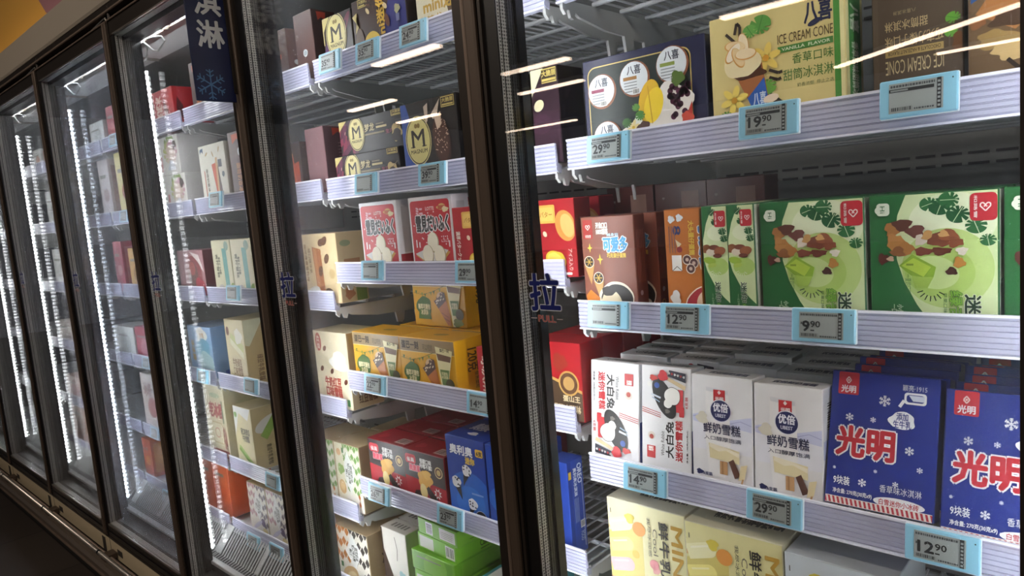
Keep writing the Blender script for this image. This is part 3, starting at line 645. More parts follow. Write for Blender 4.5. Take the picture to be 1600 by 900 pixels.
def d_brown_back(F):
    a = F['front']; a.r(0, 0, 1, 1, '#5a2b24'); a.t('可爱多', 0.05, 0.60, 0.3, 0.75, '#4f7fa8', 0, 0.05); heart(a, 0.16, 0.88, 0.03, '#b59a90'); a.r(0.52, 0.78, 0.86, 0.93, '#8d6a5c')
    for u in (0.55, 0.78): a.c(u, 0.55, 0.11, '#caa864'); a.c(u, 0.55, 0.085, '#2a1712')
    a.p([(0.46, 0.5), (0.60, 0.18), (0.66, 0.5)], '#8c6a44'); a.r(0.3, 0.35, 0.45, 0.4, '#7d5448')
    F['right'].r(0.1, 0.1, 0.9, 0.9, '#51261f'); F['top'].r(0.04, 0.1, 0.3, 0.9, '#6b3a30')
def d_orange(F):
    a = F['front']; a.r(0, 0, 1, 1, '#c0712f'); a.t('可爱多', 0.60, 0.42, 0.86, 0.93, '#5a86c4', 270, 0.07, '#efe6d4', 0.06); a.t('大头蛋仔蛋筒', 0.42, 0.60, 0.52, 0.9, '#e3c04a', 270, 0.05)
    a.t('8', 0.14, 0.78, 0.28, 0.86, '#39406e', 270, 0.04)
    for k in range(3): a.r(0.06+0.05*k, 0.62, 0.08+0.05*k, 0.86, '#8b5f52')
    a.blob(0.12, 0.92, 0.06, '#dfe4ea', 3); a.blob(0.27, 0.93, 0.06, '#dfe4ea', 4); a.p([(0.18, 0.74), (0.22, 0.66), (0.29, 0.70)], '#e3d4b0'); a.c(0.25, 0.65, 0.05, '#8c2f36')
    a.r(0.10, 0.46, 0.28, 0.60, '#eceae4'); a.l([(0.10, 0.46), (0.19, 0.5), (0.28, 0.46)], 0.012, '#6a625c')
    for u, v in ((0.38, 0.56), (0.50, 0.53), (0.44, 0.48)): a.c(u, v, 0.085, '#eadfd0'); a.c(u, v, 0.07, '#5d3a3c'); a.c(u, v, 0.03, '#d8c2b4')
    a.blob(0.72, 0.12, 0.40, '#efe4d4', 2, 1.0, 0.04); a.blob(0.72, 0.12, 0.38, '#b0313a', 2, 1.0, 0.04); a.c(0.76, 0.17, 0.24, '#efcfae')   # plain scoop in a red cup
    a.blob(0.14, 0.22, 0.09, '#d8d6d2', 5, 1.3); a.blob(0.14, 0.08, 0.10, '#cfcdca', 8, 1.1)
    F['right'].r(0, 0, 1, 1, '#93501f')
def green_common(a, full=True):
    a.r(0, 0, 1, 1, '#2c6b3a')
    a.p([(0.30, 1), (0.23, 0.86), (0.205, 0.70), (0.22, 0.54), (0.28, 0.38), (0.38, 0.22), (0.50, 0.08), (0.59, 0), (1, 0), (1, 1)], '#d6e6b2'); a.e(0.66, 0.80, 0.34, 0.26, '#e6f0cc', 0, 36); a.e(0.62, 0.48, 0.36, 0.36, '#c0da88', -10, 36); a.e(0.56, 0.46, 0.28, 0.24, '#b3d270', -10, 36); a.e(0.52, 0.45, 0.20, 0.15, '#cbe29a', -10)
    for u, v, r, g in ((0.50, 0.93, 0.09, 200), (0.58, 0.92, 0.11, 250), (0.72, 0.86, 0.11, 240), (0.84, 0.78, 0.10, 290), (0.93, 0.68, 0.075, 280), (0.66, 0.95, 0.10, 180)): a.leaf(u, v, r, g, '#1f5730' if r > 0.1 else '#2f6b3c', '#cfe0b4')
    a.rr(0.80, 0.80, 1.0, 0.985, 0.04, '#c2303a'); heart(a, 0.915, 0.895, 0.05, '#f3e6e2'); a.t('和路雪', 0.83, 0.82, 0.855, 0.97, '#f3e6e2', 270, 0.03)
def d_green(F):
    a = F['front']; green_common(a)
    # chocolate curls and wafer pieces where the printed figure stood
    for i, (u, v, rd, q, c) in enumerate(((0.19, 0.76, 0.07, 0.9, '#a8733f'), (0.27, 0.79, 0.08, 0.7, '#5e372c'), (0.21, 0.67, 0.075, 1.0, '#b98349'), (0.30, 0.62, 0.06, 1.1, '#b07a42'), (0.23, 0.60, 0.06, 0.8, '#8d5a38'), (0.38, 0.74, 0.075, 0.8, '#6d4038'),
            (0.42, 0.68, 0.05, 1.0, '#d9cfc0'), (0.44, 0.60, 0.075, 0.5, '#7d4437'), (0.48, 0.71, 0.05, 0.9, '#c2965c'), (0.57, 0.68, 0.09, 0.75, '#7a4330'), (0.64, 0.71, 0.075, 0.7, '#96593a'), (0.60, 0.72, 0.04, 0.8, '#d3a468'), (0.69, 0.66, 0.06, 0.8, '#8a4f35'), (0.58, 0.60, 0.08, 0.45, '#6a382c'),
            (0.74, 0.60, 0.045, 0.8, '#e4dccf'), (0.72, 0.52, 0.045, 1.1, '#b9833f'), (0.66, 0.46, 0.045, 0.8, '#452620'), (0.11, 0.55, 0.05, 1.0, '#5c2c26'), (0.17, 0.55, 0.03, 0.8, '#c9a890'))):
        a.blob(u, v, rd, c, i+1, q, 0.35, 14)
    a.p([(0.24, 0.50), (0.35, 0.58), (0.54, 0.49), (0.52, 0.42), (0.42, 0.37)], '#8fb63c'); a.p([(0.26, 0.50), (0.36, 0.555), (0.50, 0.49), (0.44, 0.42)], '#b6d24f'); a.p([(0.34, 0.43), (0.37, 0.34), (0.47, 0.34), (0.52, 0.42), (0.42, 0.42)], '#a9c95c'); a.r(0.30, 0.50, 0.36, 0.515, '#8aa63a')
    for k in range(7): t = math.radians(200+k*22); a.l([(0.50+0.07*math.cos(t), 0.34+0.07*math.sin(t)*a.asp), (0.50+0.12*math.cos(t), 0.34+0.12*math.sin(t)*a.asp)], 0.009, '#24412a'); a.k -= 1
    a.k += 1
    a.t('迷你', 0.76, 0.03, 0.88, 0.30, '#1f3d28', 270, 0.04, '#eef3e2', 0.05); a.t('绿舌头', 0.645, 0.0, 0.74, 0.325, '#7fb440', 270, 0.04, '#2c5a30', 0.04); a.t('苹果口味果冻冰棍', 0.595, 0.02, 0.625, 0.31, '#3f6b3a', 270, 0.01)
    a.c(0.25, 0.05, 0.10, '#1d5230'); a.t('小小绿舌头\n一口吃两种', 0.17, 0.06, 0.27, 0.22, '#dfead0', 270, 0.03); a.t('一夏的口味', 0.29, 0.30, 0.34, 0.44, '#4a7a44', 300, 0.0)
    a.t('净含量', 0.06, 0.01, 0.09, 0.08, '#dfead0', 270); a.t('6', 0.88, 0.0, 0.97, 0.045, '#c2303a', 270, 0.05)
    a.rr(0.06, 0.86, 0.17, 0.95, 0.03, '#dfe8d4'); a.c(0.08, 0.90, 0.035, '#dfe8d4'); a.t('Hi', 0.09, 0.88, 0.13, 0.93, '#2c6b3a', 270)
    b = F['right']; b.r(0, 0, 1, 1, '#d9dccb'); b.r(0.15, 0.05, 0.85, 0.4, '#2c6b3a')
def d_green_end(F):
    a = F['front']; a.r(0, 0, 1, 1, '#2c6b3a'); a.p([(0.42, 1), (0.15, 0.86), (0.0, 0.72), (0.0, 0.56), (0.12, 0.46), (0.40, 0.34), (0.75, 0.24), (1, 0.19), (1, 1)], '#d6e6b2'); a.e(0.6, 0.78, 0.42, 0.3, '#e6f0cc', 0); a.e(0.58, 0.50, 0.42, 0.34, '#b4d474', 0)
    for u, v, g in ((0.45, 0.96, 220), (0.70, 0.93, 240), (0.55, 0.88, 250), (0.80, 0.80, 280), (0.86, 0.74, 290)): a.leaf(u, v, 0.2, g, '#235c33', '#cfe0b4')
    a.rr(0.5, 0.83, 0.95, 0.965, 0.08, '#c2303a'); heart(a, 0.78, 0.90, 0.12, '#f3e6e2'); a.t('和路雪', 0.54, 0.85, 0.60, 0.95, '#f3e6e2', 270, 0.03)
    for u, v, ru, rv, g, c in ((0.12, 0.65, 0.2, 0.16, 20, '#8d5a38'), (0.32, 0.62, 0.2, 0.14, 0, '#e0d6c4'), (0.45, 0.66, 0.22, 0.10, 0, '#7a4636'), (0.68, 0.63, 0.24, 0.16, 10, '#9a5f3e'), (0.58, 0.59, 0.18, 0.08, 0, '#6a382c')): a.e(u, v, ru, rv, c, g)
    a.e(0.25, 0.55, 0.26, 0.13, '#9fc044', -10); a.e(0.35, 0.51, 0.18, 0.08, '#b8d25e', 10)
    for k in range(6): t = math.radians(200+k*25); a.l([(0.5+0.12*math.cos(t), 0.47+0.12*math.sin(t)*a.asp), (0.5+0.24*math.cos(t), 0.47+0.24*math.sin(t)*a.asp)], 0.02, '#e9f0d8'); a.k -= 1
    a.k += 1
    a.t('迷你', 0.44, 0.20, 0.66, 0.37, '#24402a', 270, 0.04, '#eef3e2', 0.05); a.t('绿舌头', 0.47, 0.01, 0.62, 0.19, '#7fb440', 270, 0.03); a.t('一口吃两种', 0.28, 0.09, 0.36, 0.27, '#bcd3ae', 270, 0.02); a.c(0.72, 0.12, 0.16, '#1d5230')
    F['right'].r(0, 0, 1, 1, '#d8dcc8'); F['top'].r(0, 0, 1, 1, '#cfe0ae')
def rabbit_face(a, fl):
    R = (lambda u0, v0, u1, v1: (u0, v0, u1, v1)) if not fl else (lambda u0, v0, u1, v1: (1-u1, 1-v1, 1-u0, 1-v0))
    pt = (lambda u, v: (u, v)) if not fl else (lambda u, v: (1-u, 1-v)); ro = 90 if fl else 270; an = 180 if fl else 0
    a.t('大白兔', *R(0.34, 0.52, 0.50, 0.87), '#262421', ro, 0.045); a.t('迷你雪糕', *R(0.16, 0.50, 0.30, 0.89), '#c73b3f', ro, 0.045); a.t('White Rabbit', *R(0.53, 0.62, 0.60, 0.86), '#4a4844', ro, 0.0)
    a.t('净含量: 198克(33克x6)', *R(0.04, 0.58, 0.075, 0.89), '#3b3937', ro, 0.03); a.r(*R(0.72, 0.78, 0.90, 0.90), '#c93a3a'); a.t('光明', *R(0.76, 0.79, 0.87, 0.835), '#f2ece6', ro, 0.03); a.c(*pt(0.8, 0.68), 0.075, '#d9cdc0'); a.c(*pt(0.8, 0.69), 0.045, '#b8483c')
    for k in range(3): a.l([pt(0.60, 0.49-0.02*k), pt(1.0, 0.45-0.02*k)], 0.012, '#c24744')
    a.rr(*R(0.14, 0.20, 0.40, 0.42), 0.02, '#c93b40'); a.rr(*R(0.12, 0.36, 0.22, 0.46), 0.02, '#c93b40'); a.e(*pt(0.53, 0.30), 0.19, 0.40, '#23211f', 28+an)
    a.blob(*pt(0.36, 0.27), 0.17, '#26241f', 6, 1.0, 0.05); a.blob(*pt(0.36, 0.27), 0.16, '#f1efe8', 6, 1.0, 0.05); a.blob(*pt(0.45, 0.345), 0.085, '#f1efe8', 9, 1.0, 0.05)
    a.l([pt(0.60, 0.30), pt(0.80, 0.27)], 0.035, '#cfd8e2'); a.l([pt(0.62, 0.34), pt(0.78, 0.30)], 0.02, '#9eb6cc'); a.c(*pt(0.68, 0.18), 0.055, '#3a5aa4'); a.blob(*pt(0.75, 0.11), 0.085, '#c8443c', 3, 0.6); a.c(*pt(0.84, 0.17), 0.05, '#ecebe6'); a.blob(*pt(0.46, 0.42), 0.05, '#6e6a62', 4, 0.8)
    a.t('6支装', *R(0.04, 0.26, 0.10, 0.37), '#b8413e', ro, 0.03); a.p([pt(0.08, 0.16), pt(0.45, 0.09), pt(0.47, 0.12), pt(0.10, 0.20)], '#d8c39a'); a.p([pt(0.08, 0.04), pt(0.42, 0.02), pt(0.44, 0.08), pt(0.08, 0.13)], '#3c3f4a')
    for k in range(6): a.blob(*pt(0.12+0.06*k, 0.075-0.005*k), 0.022, ('#e6e6e2', '#b8433e', '#d8d6d0')[k % 3], k)
    a.blob(*pt(0.55, 0.08), 0.10, '#c93b40', 12, 1.0, 0.2)
def d_rabbit(F, fl=False):
    a = F['front']; rabbit_face(a, fl); b = F['top']; b.t('大白兔迷你雪糕', 0.18, 0.3, 0.86, 0.7, '#4c4f55', 0, 0.03)
    r = F['right']; r.r(0.0, 0.0, 1, 0.42, '#2a3f80'); r.r(0, 0.42, 1, 1, '#dcdfe6'); r.bars(0.2, 0.1, 0.8, 0.3, vert=True)
def d_rabbit2(F): d_rabbit(F, True)
def d_milkbar(F):
    a = F['front']; a.p([(0, 0.62), (0.25, 0.66), (0.6, 0.60), (1, 0.66), (1, 0.50), (0.6, 0.54), (0.3, 0.52), (0, 0.56)], '#cdd0ea'); a.p([(0.0, 0.56), (0.3, 0.53), (0.6, 0.55), (1, 0.52), (1, 0.3), (0, 0.3)], '#e9e9f0'); a.l([(0, 0.60), (0.22, 0.635), (0.42, 0.60)], 0.012, '#a9add4'); a.l([(0.62, 0.57), (0.82, 0.61), (1, 0.58)], 0.012, '#a9add4')
    a.p([(0.24, 0.90), (0.62, 0.88), (0.66, 0.40), (0.55, 0.06), (0.28, 0.06), (0.22, 0.42)], '#f2f0ee'); a.p([(0.24, 0.90), (0.62, 0.88), (0.62, 0.84), (0.245, 0.86)], '#dcdcdf')
    a.r(0.37, 0.77, 0.57, 0.88, '#c93438'); a.p([(0.47, 0.875), (0.50, 0.855), (0.47, 0.835), (0.44, 0.855)], '#f0e8e2'); a.t('光明', 0.40, 0.775, 0.54, 0.815, '#f0e8e2', 0, 0.04)
    a.c(0.49, 0.685, 0.185, '#e6e6ec'); a.c(0.49, 0.685, 0.17, '#23285c'); a.t('优倍', 0.365, 0.675, 0.615, 0.755, '#f4f4f6', 0, 0.04); a.t('UBEST', 0.40, 0.625, 0.58, 0.655, '#dfe0ea', 0, 0.04)
    a.t('鲜奶雪糕', 0.19, 0.465, 0.82, 0.565, '#262a4e', 0, 0.02); a.t('入口醇厚饱满', 0.20, 0.40, 0.83, 0.44, '#4a4c62', 0, 0.01); a.blob(0.17, 0.60, 0.10, '#dcd6c4', 5, 1)
    a.p([(0.28, 0.37), (0.80, 0.33), (0.80, 0.21), (0.30, 0.23)], '#e9dcae'); a.p([(0.29, 0.335), (0.45, 0.30), (0.58, 0.32), (0.80, 0.27), (0.80, 0.31), (0.55, 0.35), (0.3, 0.37)], '#f3ead0'); a.r(0.47, 0.09, 0.60, 0.215, '#c69a6a'); a.r(0.50, 0.09, 0.53, 0.215, '#a87d50')
    a.p([(0.62, 0.22), (0.70, 0.25), (0.82, 0.10), (0.72, 0.07)], '#5b3a2a'); a.p([(0.82, 0.20), (0.93, 0.22), (0.88, 0.08), (0.78, 0.06)], '#ecdcae'); a.p([(0.84, 0.08), (0.87, 0.08), (0.84, 0.02), (0.81, 0.02)], '#c69a6a')
    a.t('6支装', 0.18, 0.055, 0.34, 0.09, '#3a3f66', 0, 0.03); a.blob(0.12, 0.08, 0.06, '#2c3260', 8, 0.7); a.t('混装内巧特', 0.62, 0.015, 0.86, 0.04, '#6d6f7c')
    F['top'].t('优倍鲜奶雪糕', 0.2, 0.3, 0.85, 0.7, '#3c4060', 0, 0.03); b = F['right']; b.r(0, 0.40, 1, 0.56, '#c4c8e2'); b.bars(0.3, 0.62, 0.72, 0.90, vert=True); b.r(0.2, 0.1, 0.8, 0.3, '#e2e4ee')
def d_brick(F):
    a = F['front']; a.r(0, 0, 1, 1, '#22348c'); W_ = '#f2f4f8'
    a.rr(0.06, 0.83, 0.265, 1.0, 0.015, '#c8303c'); a.l([(0.16, 0.965), (0.185, 0.94), (0.16, 0.915), (0.135, 0.94), (0.16, 0.965)], 0.012, '#eed8d4'); a.c(0.16, 0.94, 0.01, '#eed8d4'); a.t('光明', 0.09, 0.845, 0.235, 0.90, W_, 0, 0.04)
    a.t('颖亮·1915', 0.68, 0.90, 0.90, 0.945, '#c9cbd8', 0, 0.02)
    for u, v, r in ((0.52, 0.81, 0.055), (0.19, 0.66, 0.04), (0.42, 0.66, 0.028), (0.77, 0.47, 0.042), (0.87, 0.345, 0.028), (0.07, 0.265, 0.016), (0.47, 0.285, 0.018), (0.35, 0.185, 0.04), (0.66, 0.215, 0.028)): a.flake(u, v, r, W_, 0.2)
    a.rr(0.70, 0.805, 0.90, 0.89, 0.03, W_); a.rr(0.72, 0.82, 0.88, 0.875, 0.025, '#22348c'); a.p([(0.78, 0.83), (0.88, 0.83), (0.88, 0.87), (0.74, 0.87)], '#dfe6f2'); a.l([(0.70, 0.83), (0.66, 0.78)], 0.03, W_); a.blob(0.69, 0.68, 0.12, W_, 5, 0.75, 0.14); a.t('添加\n生牛乳', 0.61, 0.625, 0.775, 0.735, '#22348c', 0, 0.02)
    a.t('光明', 0.08, 0.37, 0.63, 0.59, '#c8303c', 0, 0.05, W_, 0.06)
    a.t('9块装', 0.07, 0.145, 0.23, 0.21, W_, 0, 0.02); a.t('净含量: 270克(30克x9)', 0.07, 0.075, 0.45, 0.115, W_, 0, 0.03); a.t('香草味冰淇淋', 0.52, 0.145, 0.90, 0.20, W_, 0, 0.0); a.e(0.70, 0.08, 0.235, 0.055, W_, 0); a.t('白雪迷你小冰砖', 0.52, 0.058, 0.88, 0.10, '#c8303c', 0, 0.02)
    a.r(0, 0, 1, 0.055, '#f0e8e2')
    for k in range(24): u = -0.02+k*0.0435; a.p([(u, 0.05), (u+0.022, 0.05), (u+0.038, 0.004), (u+0.016, 0.004)], '#c23a48'); a.k -= 1
    a.k += 1
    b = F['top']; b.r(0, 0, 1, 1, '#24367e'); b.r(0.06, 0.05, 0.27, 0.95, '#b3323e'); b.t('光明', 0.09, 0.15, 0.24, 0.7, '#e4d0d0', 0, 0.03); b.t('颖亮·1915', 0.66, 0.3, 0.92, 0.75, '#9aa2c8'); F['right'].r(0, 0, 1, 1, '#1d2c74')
def mini_face(a, bg, k):
    a.r(0, 0, 1, 1, bg)
    bars_ = (('#f3efc0', '#faf7dc'), ('#f4e98e', '#faf3bc'), ('#edb9bd', '#f6dcdc'), ('#e8a9b2', '#f4d2d4'), ('#cddbe4', '#eef2f4'))
    a.p([(0, 0.1), (0.46, 0.1), (0.46, 0.86), (0, 0.72)], '#d8ca74')
    for q, (c1, c2) in enumerate(bars_): a.bar(0.16, 0.80-0.17*q, 0.34, 18-2*q, c1, '#d9b27a', 0.48, c2)
    a.blob(0.30, 0.87, 0.06, '#e0cf52', 2); a.c(0.42, 0.80, 0.085, '#e39a48'); a.c(0.36, 0.58, 0.05, '#e8b84e'); a.blob(0.62, 0.5, 0.05, '#e6a7a7', 4); a.c(0.60, 0.54, 0.06, '#e2969a'); a.r(0.0, 0.0, 0.42, 0.05, '#b7cfe0')
    a.t('MINI', 0.84, 0.44, 0.97, 0.90, '#c29a3e', 270, 0.06); a.t('迷你', 0.85, 0.17, 0.97, 0.42, '#3a3630', 270, 0.03); a.t('鲜牛乳冰淇淋', 0.68, 0.02, 0.80, 0.91, '#2e2b28', 270, 0.03); a.t('Cool', 0.60, 0.62, 0.66, 0.84, '#6d6a5c', 270, 0.0); a.t('我尽冰润感', 0.535, 0.60, 0.575, 0.92, '#5a574c', 270, 0.01); a.r(0.04, 0.88, 0.05, 0.92, '#4a473c')
def d_mini_a(F):
    mini_face(F['front'], '#e7e2b2', 0); F['top'].r(0, 0, 1, 1, '#d9d6bd'); F['top'].t('MINI迷你鲜牛乳冰淇淋', 0.3, 0.3, 0.9, 0.55, '#4a4a44', 180, 0.03); F['right'].r(0, 0, 1, 1, '#e2ddc2')
def d_mini_b(F): mini_face(F['front'], '#e6e0a4', 1); F['top'].t('MINI迷你鲜牛乳冰淇淋', 0.2, 0.3, 0.9, 0.6, '#55554e', 180, 0.03); F['top'].c(0.82, 0.5, 0.05, '#c8a54a')
def d_mini_c(F): mini_face(F['front'], '#cdd7de', 2); F['top'].bars(0.55, 0.45, 0.75, 0.65, vert=False)
def gold_tag(a, u0, v0, u1, v1): a.r(u0, v0, u1, v1, '#cdb869'); a.r(u0+0.01, v0+0.012, u1-0.01, v1-0.012, '#3a2c20'); a.t('大脆层', u0+0.02, v0+(v1-v0)*0.45, u1-0.02, v1-0.02, '#cdb869', 0, 0.04); a.r(u0+0.02, v0+0.02, u1-0.02, v0+(v1-v0)*0.3, '#cdb869')
def medal(a, u, v, ru, name=True, c='#d6c987'):
    rv = ru*1.27; a.e(u, v, ru*1.12, rv*1.1, '#d6c987'); a.e(u, v, ru*1.06, rv*1.05, '#2c2018'); a.e(u, v, ru, rv, c)
    A = a.asp; a.t('M', u-ru*0.55, v-rv*0.28*A, u+ru*0.55, v+rv*0.48*A, '#2a2118', 0, 0.02); a.r(u-ru*0.7, v-rv*0.28*A, u-ru*0.3, v-rv*0.24*A, '#2a2118'); a.r(u+ru*0.3, v-rv*0.28*A, u+ru*0.7, v-rv*0.24*A, '#2a2118')
    if name: a.t('MAGNUM', u-ru*0.72, v-rv*0.56*A, u+ru*0.72, v-rv*0.38*A, '#2a2118', 0, 0.02)
    a.c(u-ru*0.12, v+rv*0.66*A, ru*0.13, '#8c7a44'); a.c(u+ru*0.12, v+rv*0.66*A, ru*0.13, '#8c7a44')
def swirl(a, u0, u1, seed):
    rn = random.Random(seed)
    for k in range(16): a.e(rn.uniform(u0, u1), rn.uniform(0.05, 0.95), (u1-u0)*0.34, (u1-u0)*0.09, rn.choice(('#5b2540', '#6e2a3f', '#4a2a5a', '#823048', '#3b1a30')), rn.uniform(20, 80))
    for k in range(5): a.e(rn.uniform(u0, u1), rn.uniform(0.1, 0.9), (u1-u0)*0.05, (u1-u0)*0.012, '#d8b7a0', rn.uniform(20, 80))
def d_mag_tall(F):
    a = F['front']; a.r(0, 0, 1, 1, '#2a1a1c'); swirl(a, 0.05, 0.95, 4); a.p([(0, 1), (0.26, 1), (0, 0.72)], '#c8b878'); a.r(0, 0.5, 0.03, 1, '#c8b878'); medal(a, 0.46, 0.62, 0.32); a.blob(0.4, 0.1, 0.35, '#221614', 3, 0.6)
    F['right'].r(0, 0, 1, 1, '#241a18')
def d_mag_mini(F):
    a = F['front']; a.r(0, 0, 1, 1, '#3a2620'); a.p([(0.60, 0), (1, 0), (1, 1), (0.95, 1)], '#232c74'); a.p([(0.60, 0), (0.95, 1), (0.75, 1), (0.55, 0.3)], '#2b2f78'); gold_tag(a, 0.12, 0.86, 0.30, 1.0)
    for k in range(24):
        q = random.Random(k+3); a.e(0.36+q.uniform(-0.12, 0.12), 0.86+q.uniform(-0.1, 0.1), 0.02, 0.008, q.choice(('#5a3a2c', '#6b4636', '#2a1a14')), q.uniform(0, 180))
    a.e(0.31, 0.76, 0.045, 0.024, '#d8c49a', -50); a.e(0.64, 0.74, 0.05, 0.028, '#d8c49a', -40); a.p([(0.0, 0.75), (0.10, 0.80), (0.05, 0.45), (0.12, 0.55)], '#c9b878'); a.e(0.12, 0.3, 0.08, 0.16, '#5c4634', 0); a.e(0.66, 0.5, 0.04, 0.08, '#6a4432', 20)
    a.t('mini迷你', 0.48, 0.05, 0.62, 0.99, '#d0a93c', 90, 0.06); a.t('梦龙', 0.63, 0.06, 0.70, 0.24, '#d0a93c', 90, 0.02); a.c(0.36, 0.16, 0.17, '#d9b93a'); a.t('M', 0.27, 0.07, 0.44, 0.22, '#3a2a16', 270, 0.03)
    for q in ((0.86, 0.62), (0.90, 0.16)): a.blob(q[0], q[1], 0.05, '#a8a884', 3); a.r(q[0]-0.03, q[1]-0.2, q[0]+0.03, q[1]-0.08, '#6f77a6')
    F['right'].r(0, 0, 1, 1, '#211716')
def d_mini_white(F):
    a = F['front']; a.r(0, 0, 1, 1, '#dcd6bc'); a.p([(0.50, 1), (1, 1), (1, 0), (0.66, 0)], '#5b4632'); a.t('mini迷你', 0.14, 0.42, 0.98, 0.68, '#bf9a3c', 0, 0.05); a.t('梦龙', 0.18, 0.22, 0.5, 0.37, '#bf9a3c', 0, 0.02); a.e(0.3, 0.95, 0.14, 0.05, '#8a6040', 0); a.e(0.85, 0.35, 0.12, 0.10, '#7e8f5c', 70); a.c(0.3, 0.03, 0.13, '#d6c987')
def d_mag_flat(F):
    a = F['front']; a.r(0, 0, 1, 1, '#1d1715'); swirl(a, 0.0, 0.34, 9); a.p([(0, 1), (0.13, 1), (0, 0.72)], '#c8b878'); a.r(0, 0.72, 0.008, 1, '#c8b878'); medal(a, 0.28, 0.56, 0.115); a.t('梦龙', 0.42, 0.56, 0.57, 0.78, '#cfbf8a', 0, 0.03); a.r(0.60, 0.70, 0.72, 0.74, '#7d7258'); a.r(0.60, 0.60, 0.76, 0.66, '#cfbf8a')
    a.r(0.42, 0.45, 0.72, 0.50, '#8d7f5c'); a.t('生巧', 0.74, 0.40, 0.86, 0.52, '#a8596a', 0, 0.03); gold_tag(a, 0.84, 0.84, 0.995, 1.0); a.blob(0.90, 0.38, 0.075, '#c9b27a', 3, 1); a.blob(0.9, 0.3, 0.07, '#2a1c16', 5, 0.8); a.l([(0.92, 0.5), (0.985, 0.62)], 0.008, '#8d7f6a')
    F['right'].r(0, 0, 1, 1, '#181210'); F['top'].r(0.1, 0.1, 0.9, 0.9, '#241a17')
def d_mag_blue(F):
    a = F['front']; a.r(0, 0, 1, 1, '#1c1613'); a.p([(0, 1), (0.10, 1), (0.26, 0.5), (0.40, 0.22), (0.52, 0), (0, 0)], '#2c4ea0'); medal(a, 0.29, 0.51, 0.215, True, '#d9cf86'); a.t('梦龙', 0.16, 0.03, 0.40, 0.17, '#c9c4ae', 0, 0.03)
    a.e(0.72, 0.46, 0.155, 0.30, '#3a2219', 8); a.e(0.71, 0.48, 0.13, 0.27, '#4a2c20', 8)
    for k in range(46):
        q = random.Random(k*7+1); t = q.uniform(0, 6.28); r_ = q.uniform(0, 1)**0.5; a.e(0.715+0.13*r_*math.cos(t), 0.47+0.33*r_*math.sin(t), 0.014, 0.005, '#cfae92', q.uniform(0, 180)); a.k -= 1
    a.k += 1
    a.p([(0.44, 0.92), (0.52, 0.96), (0.50, 0.74), (0.46, 0.70)], '#cbb9a6'); a.p([(0.56, 0.80), (0.74, 0.98), (0.68, 0.80), (0.60, 0.74)], '#d3c2ae'); a.p([(0.62, 0.76), (0.74, 0.82), (0.74, 0.66), (0.66, 0.60)], '#d8bfa6'); gold_tag(a, 0.76, 0.86, 0.99, 0.99)
    a.e(0.66, 0.06, 0.09, 0.06, '#6a4a36', 30); a.e(0.57, 0.05, 0.07, 0.05, '#4a3020', -20); a.r(0.77, 0.0, 0.84, 0.12, '#c9b676'); F['right'].r(0, 0, 1, 1, '#15110f'); b = F['right']; b.e(0.5, 0.72, 0.3, 0.16, '#c9b3a0', 20); b.c(0.6, 0.12, 0.4, '#d6c25a'); b.t('金', 0.2, 0.35, 0.8, 0.45, '#cdb869')
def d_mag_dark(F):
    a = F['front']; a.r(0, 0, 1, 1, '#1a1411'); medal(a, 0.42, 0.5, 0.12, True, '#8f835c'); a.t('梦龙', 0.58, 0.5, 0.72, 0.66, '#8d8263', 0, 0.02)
def d_purple_side(F):
    a = F['front']; a.r(0, 0, 1, 1, '#2e1c26'); a.p([(0, 1), (0.5, 1), (0, 0.72)], '#d8d8b4'); a.e(0.25, 0.62, 0.2, 0.16, '#cfc9a4', 30); gold_tag(a, 0.42, 0.84, 0.98, 0.99); a.r(0, 0, 1, 0.55, '#3a2430'); a.e(0.3, 0.42, 0.4, 0.3, '#452a3a', 0); a.r(0.25, 0.02, 0.55, 0.16, '#a8865a'); a.r(0.62, 0.1, 0.8, 0.2, '#6a5a62')
    b = F['right']; b.r(0, 0, 1, 1, '#1a1316'); b.e(0.4, 0.78, 0.3, 0.1, '#332a2c', 60); b.c(0.6, 0.3, 0.3, '#241b20')
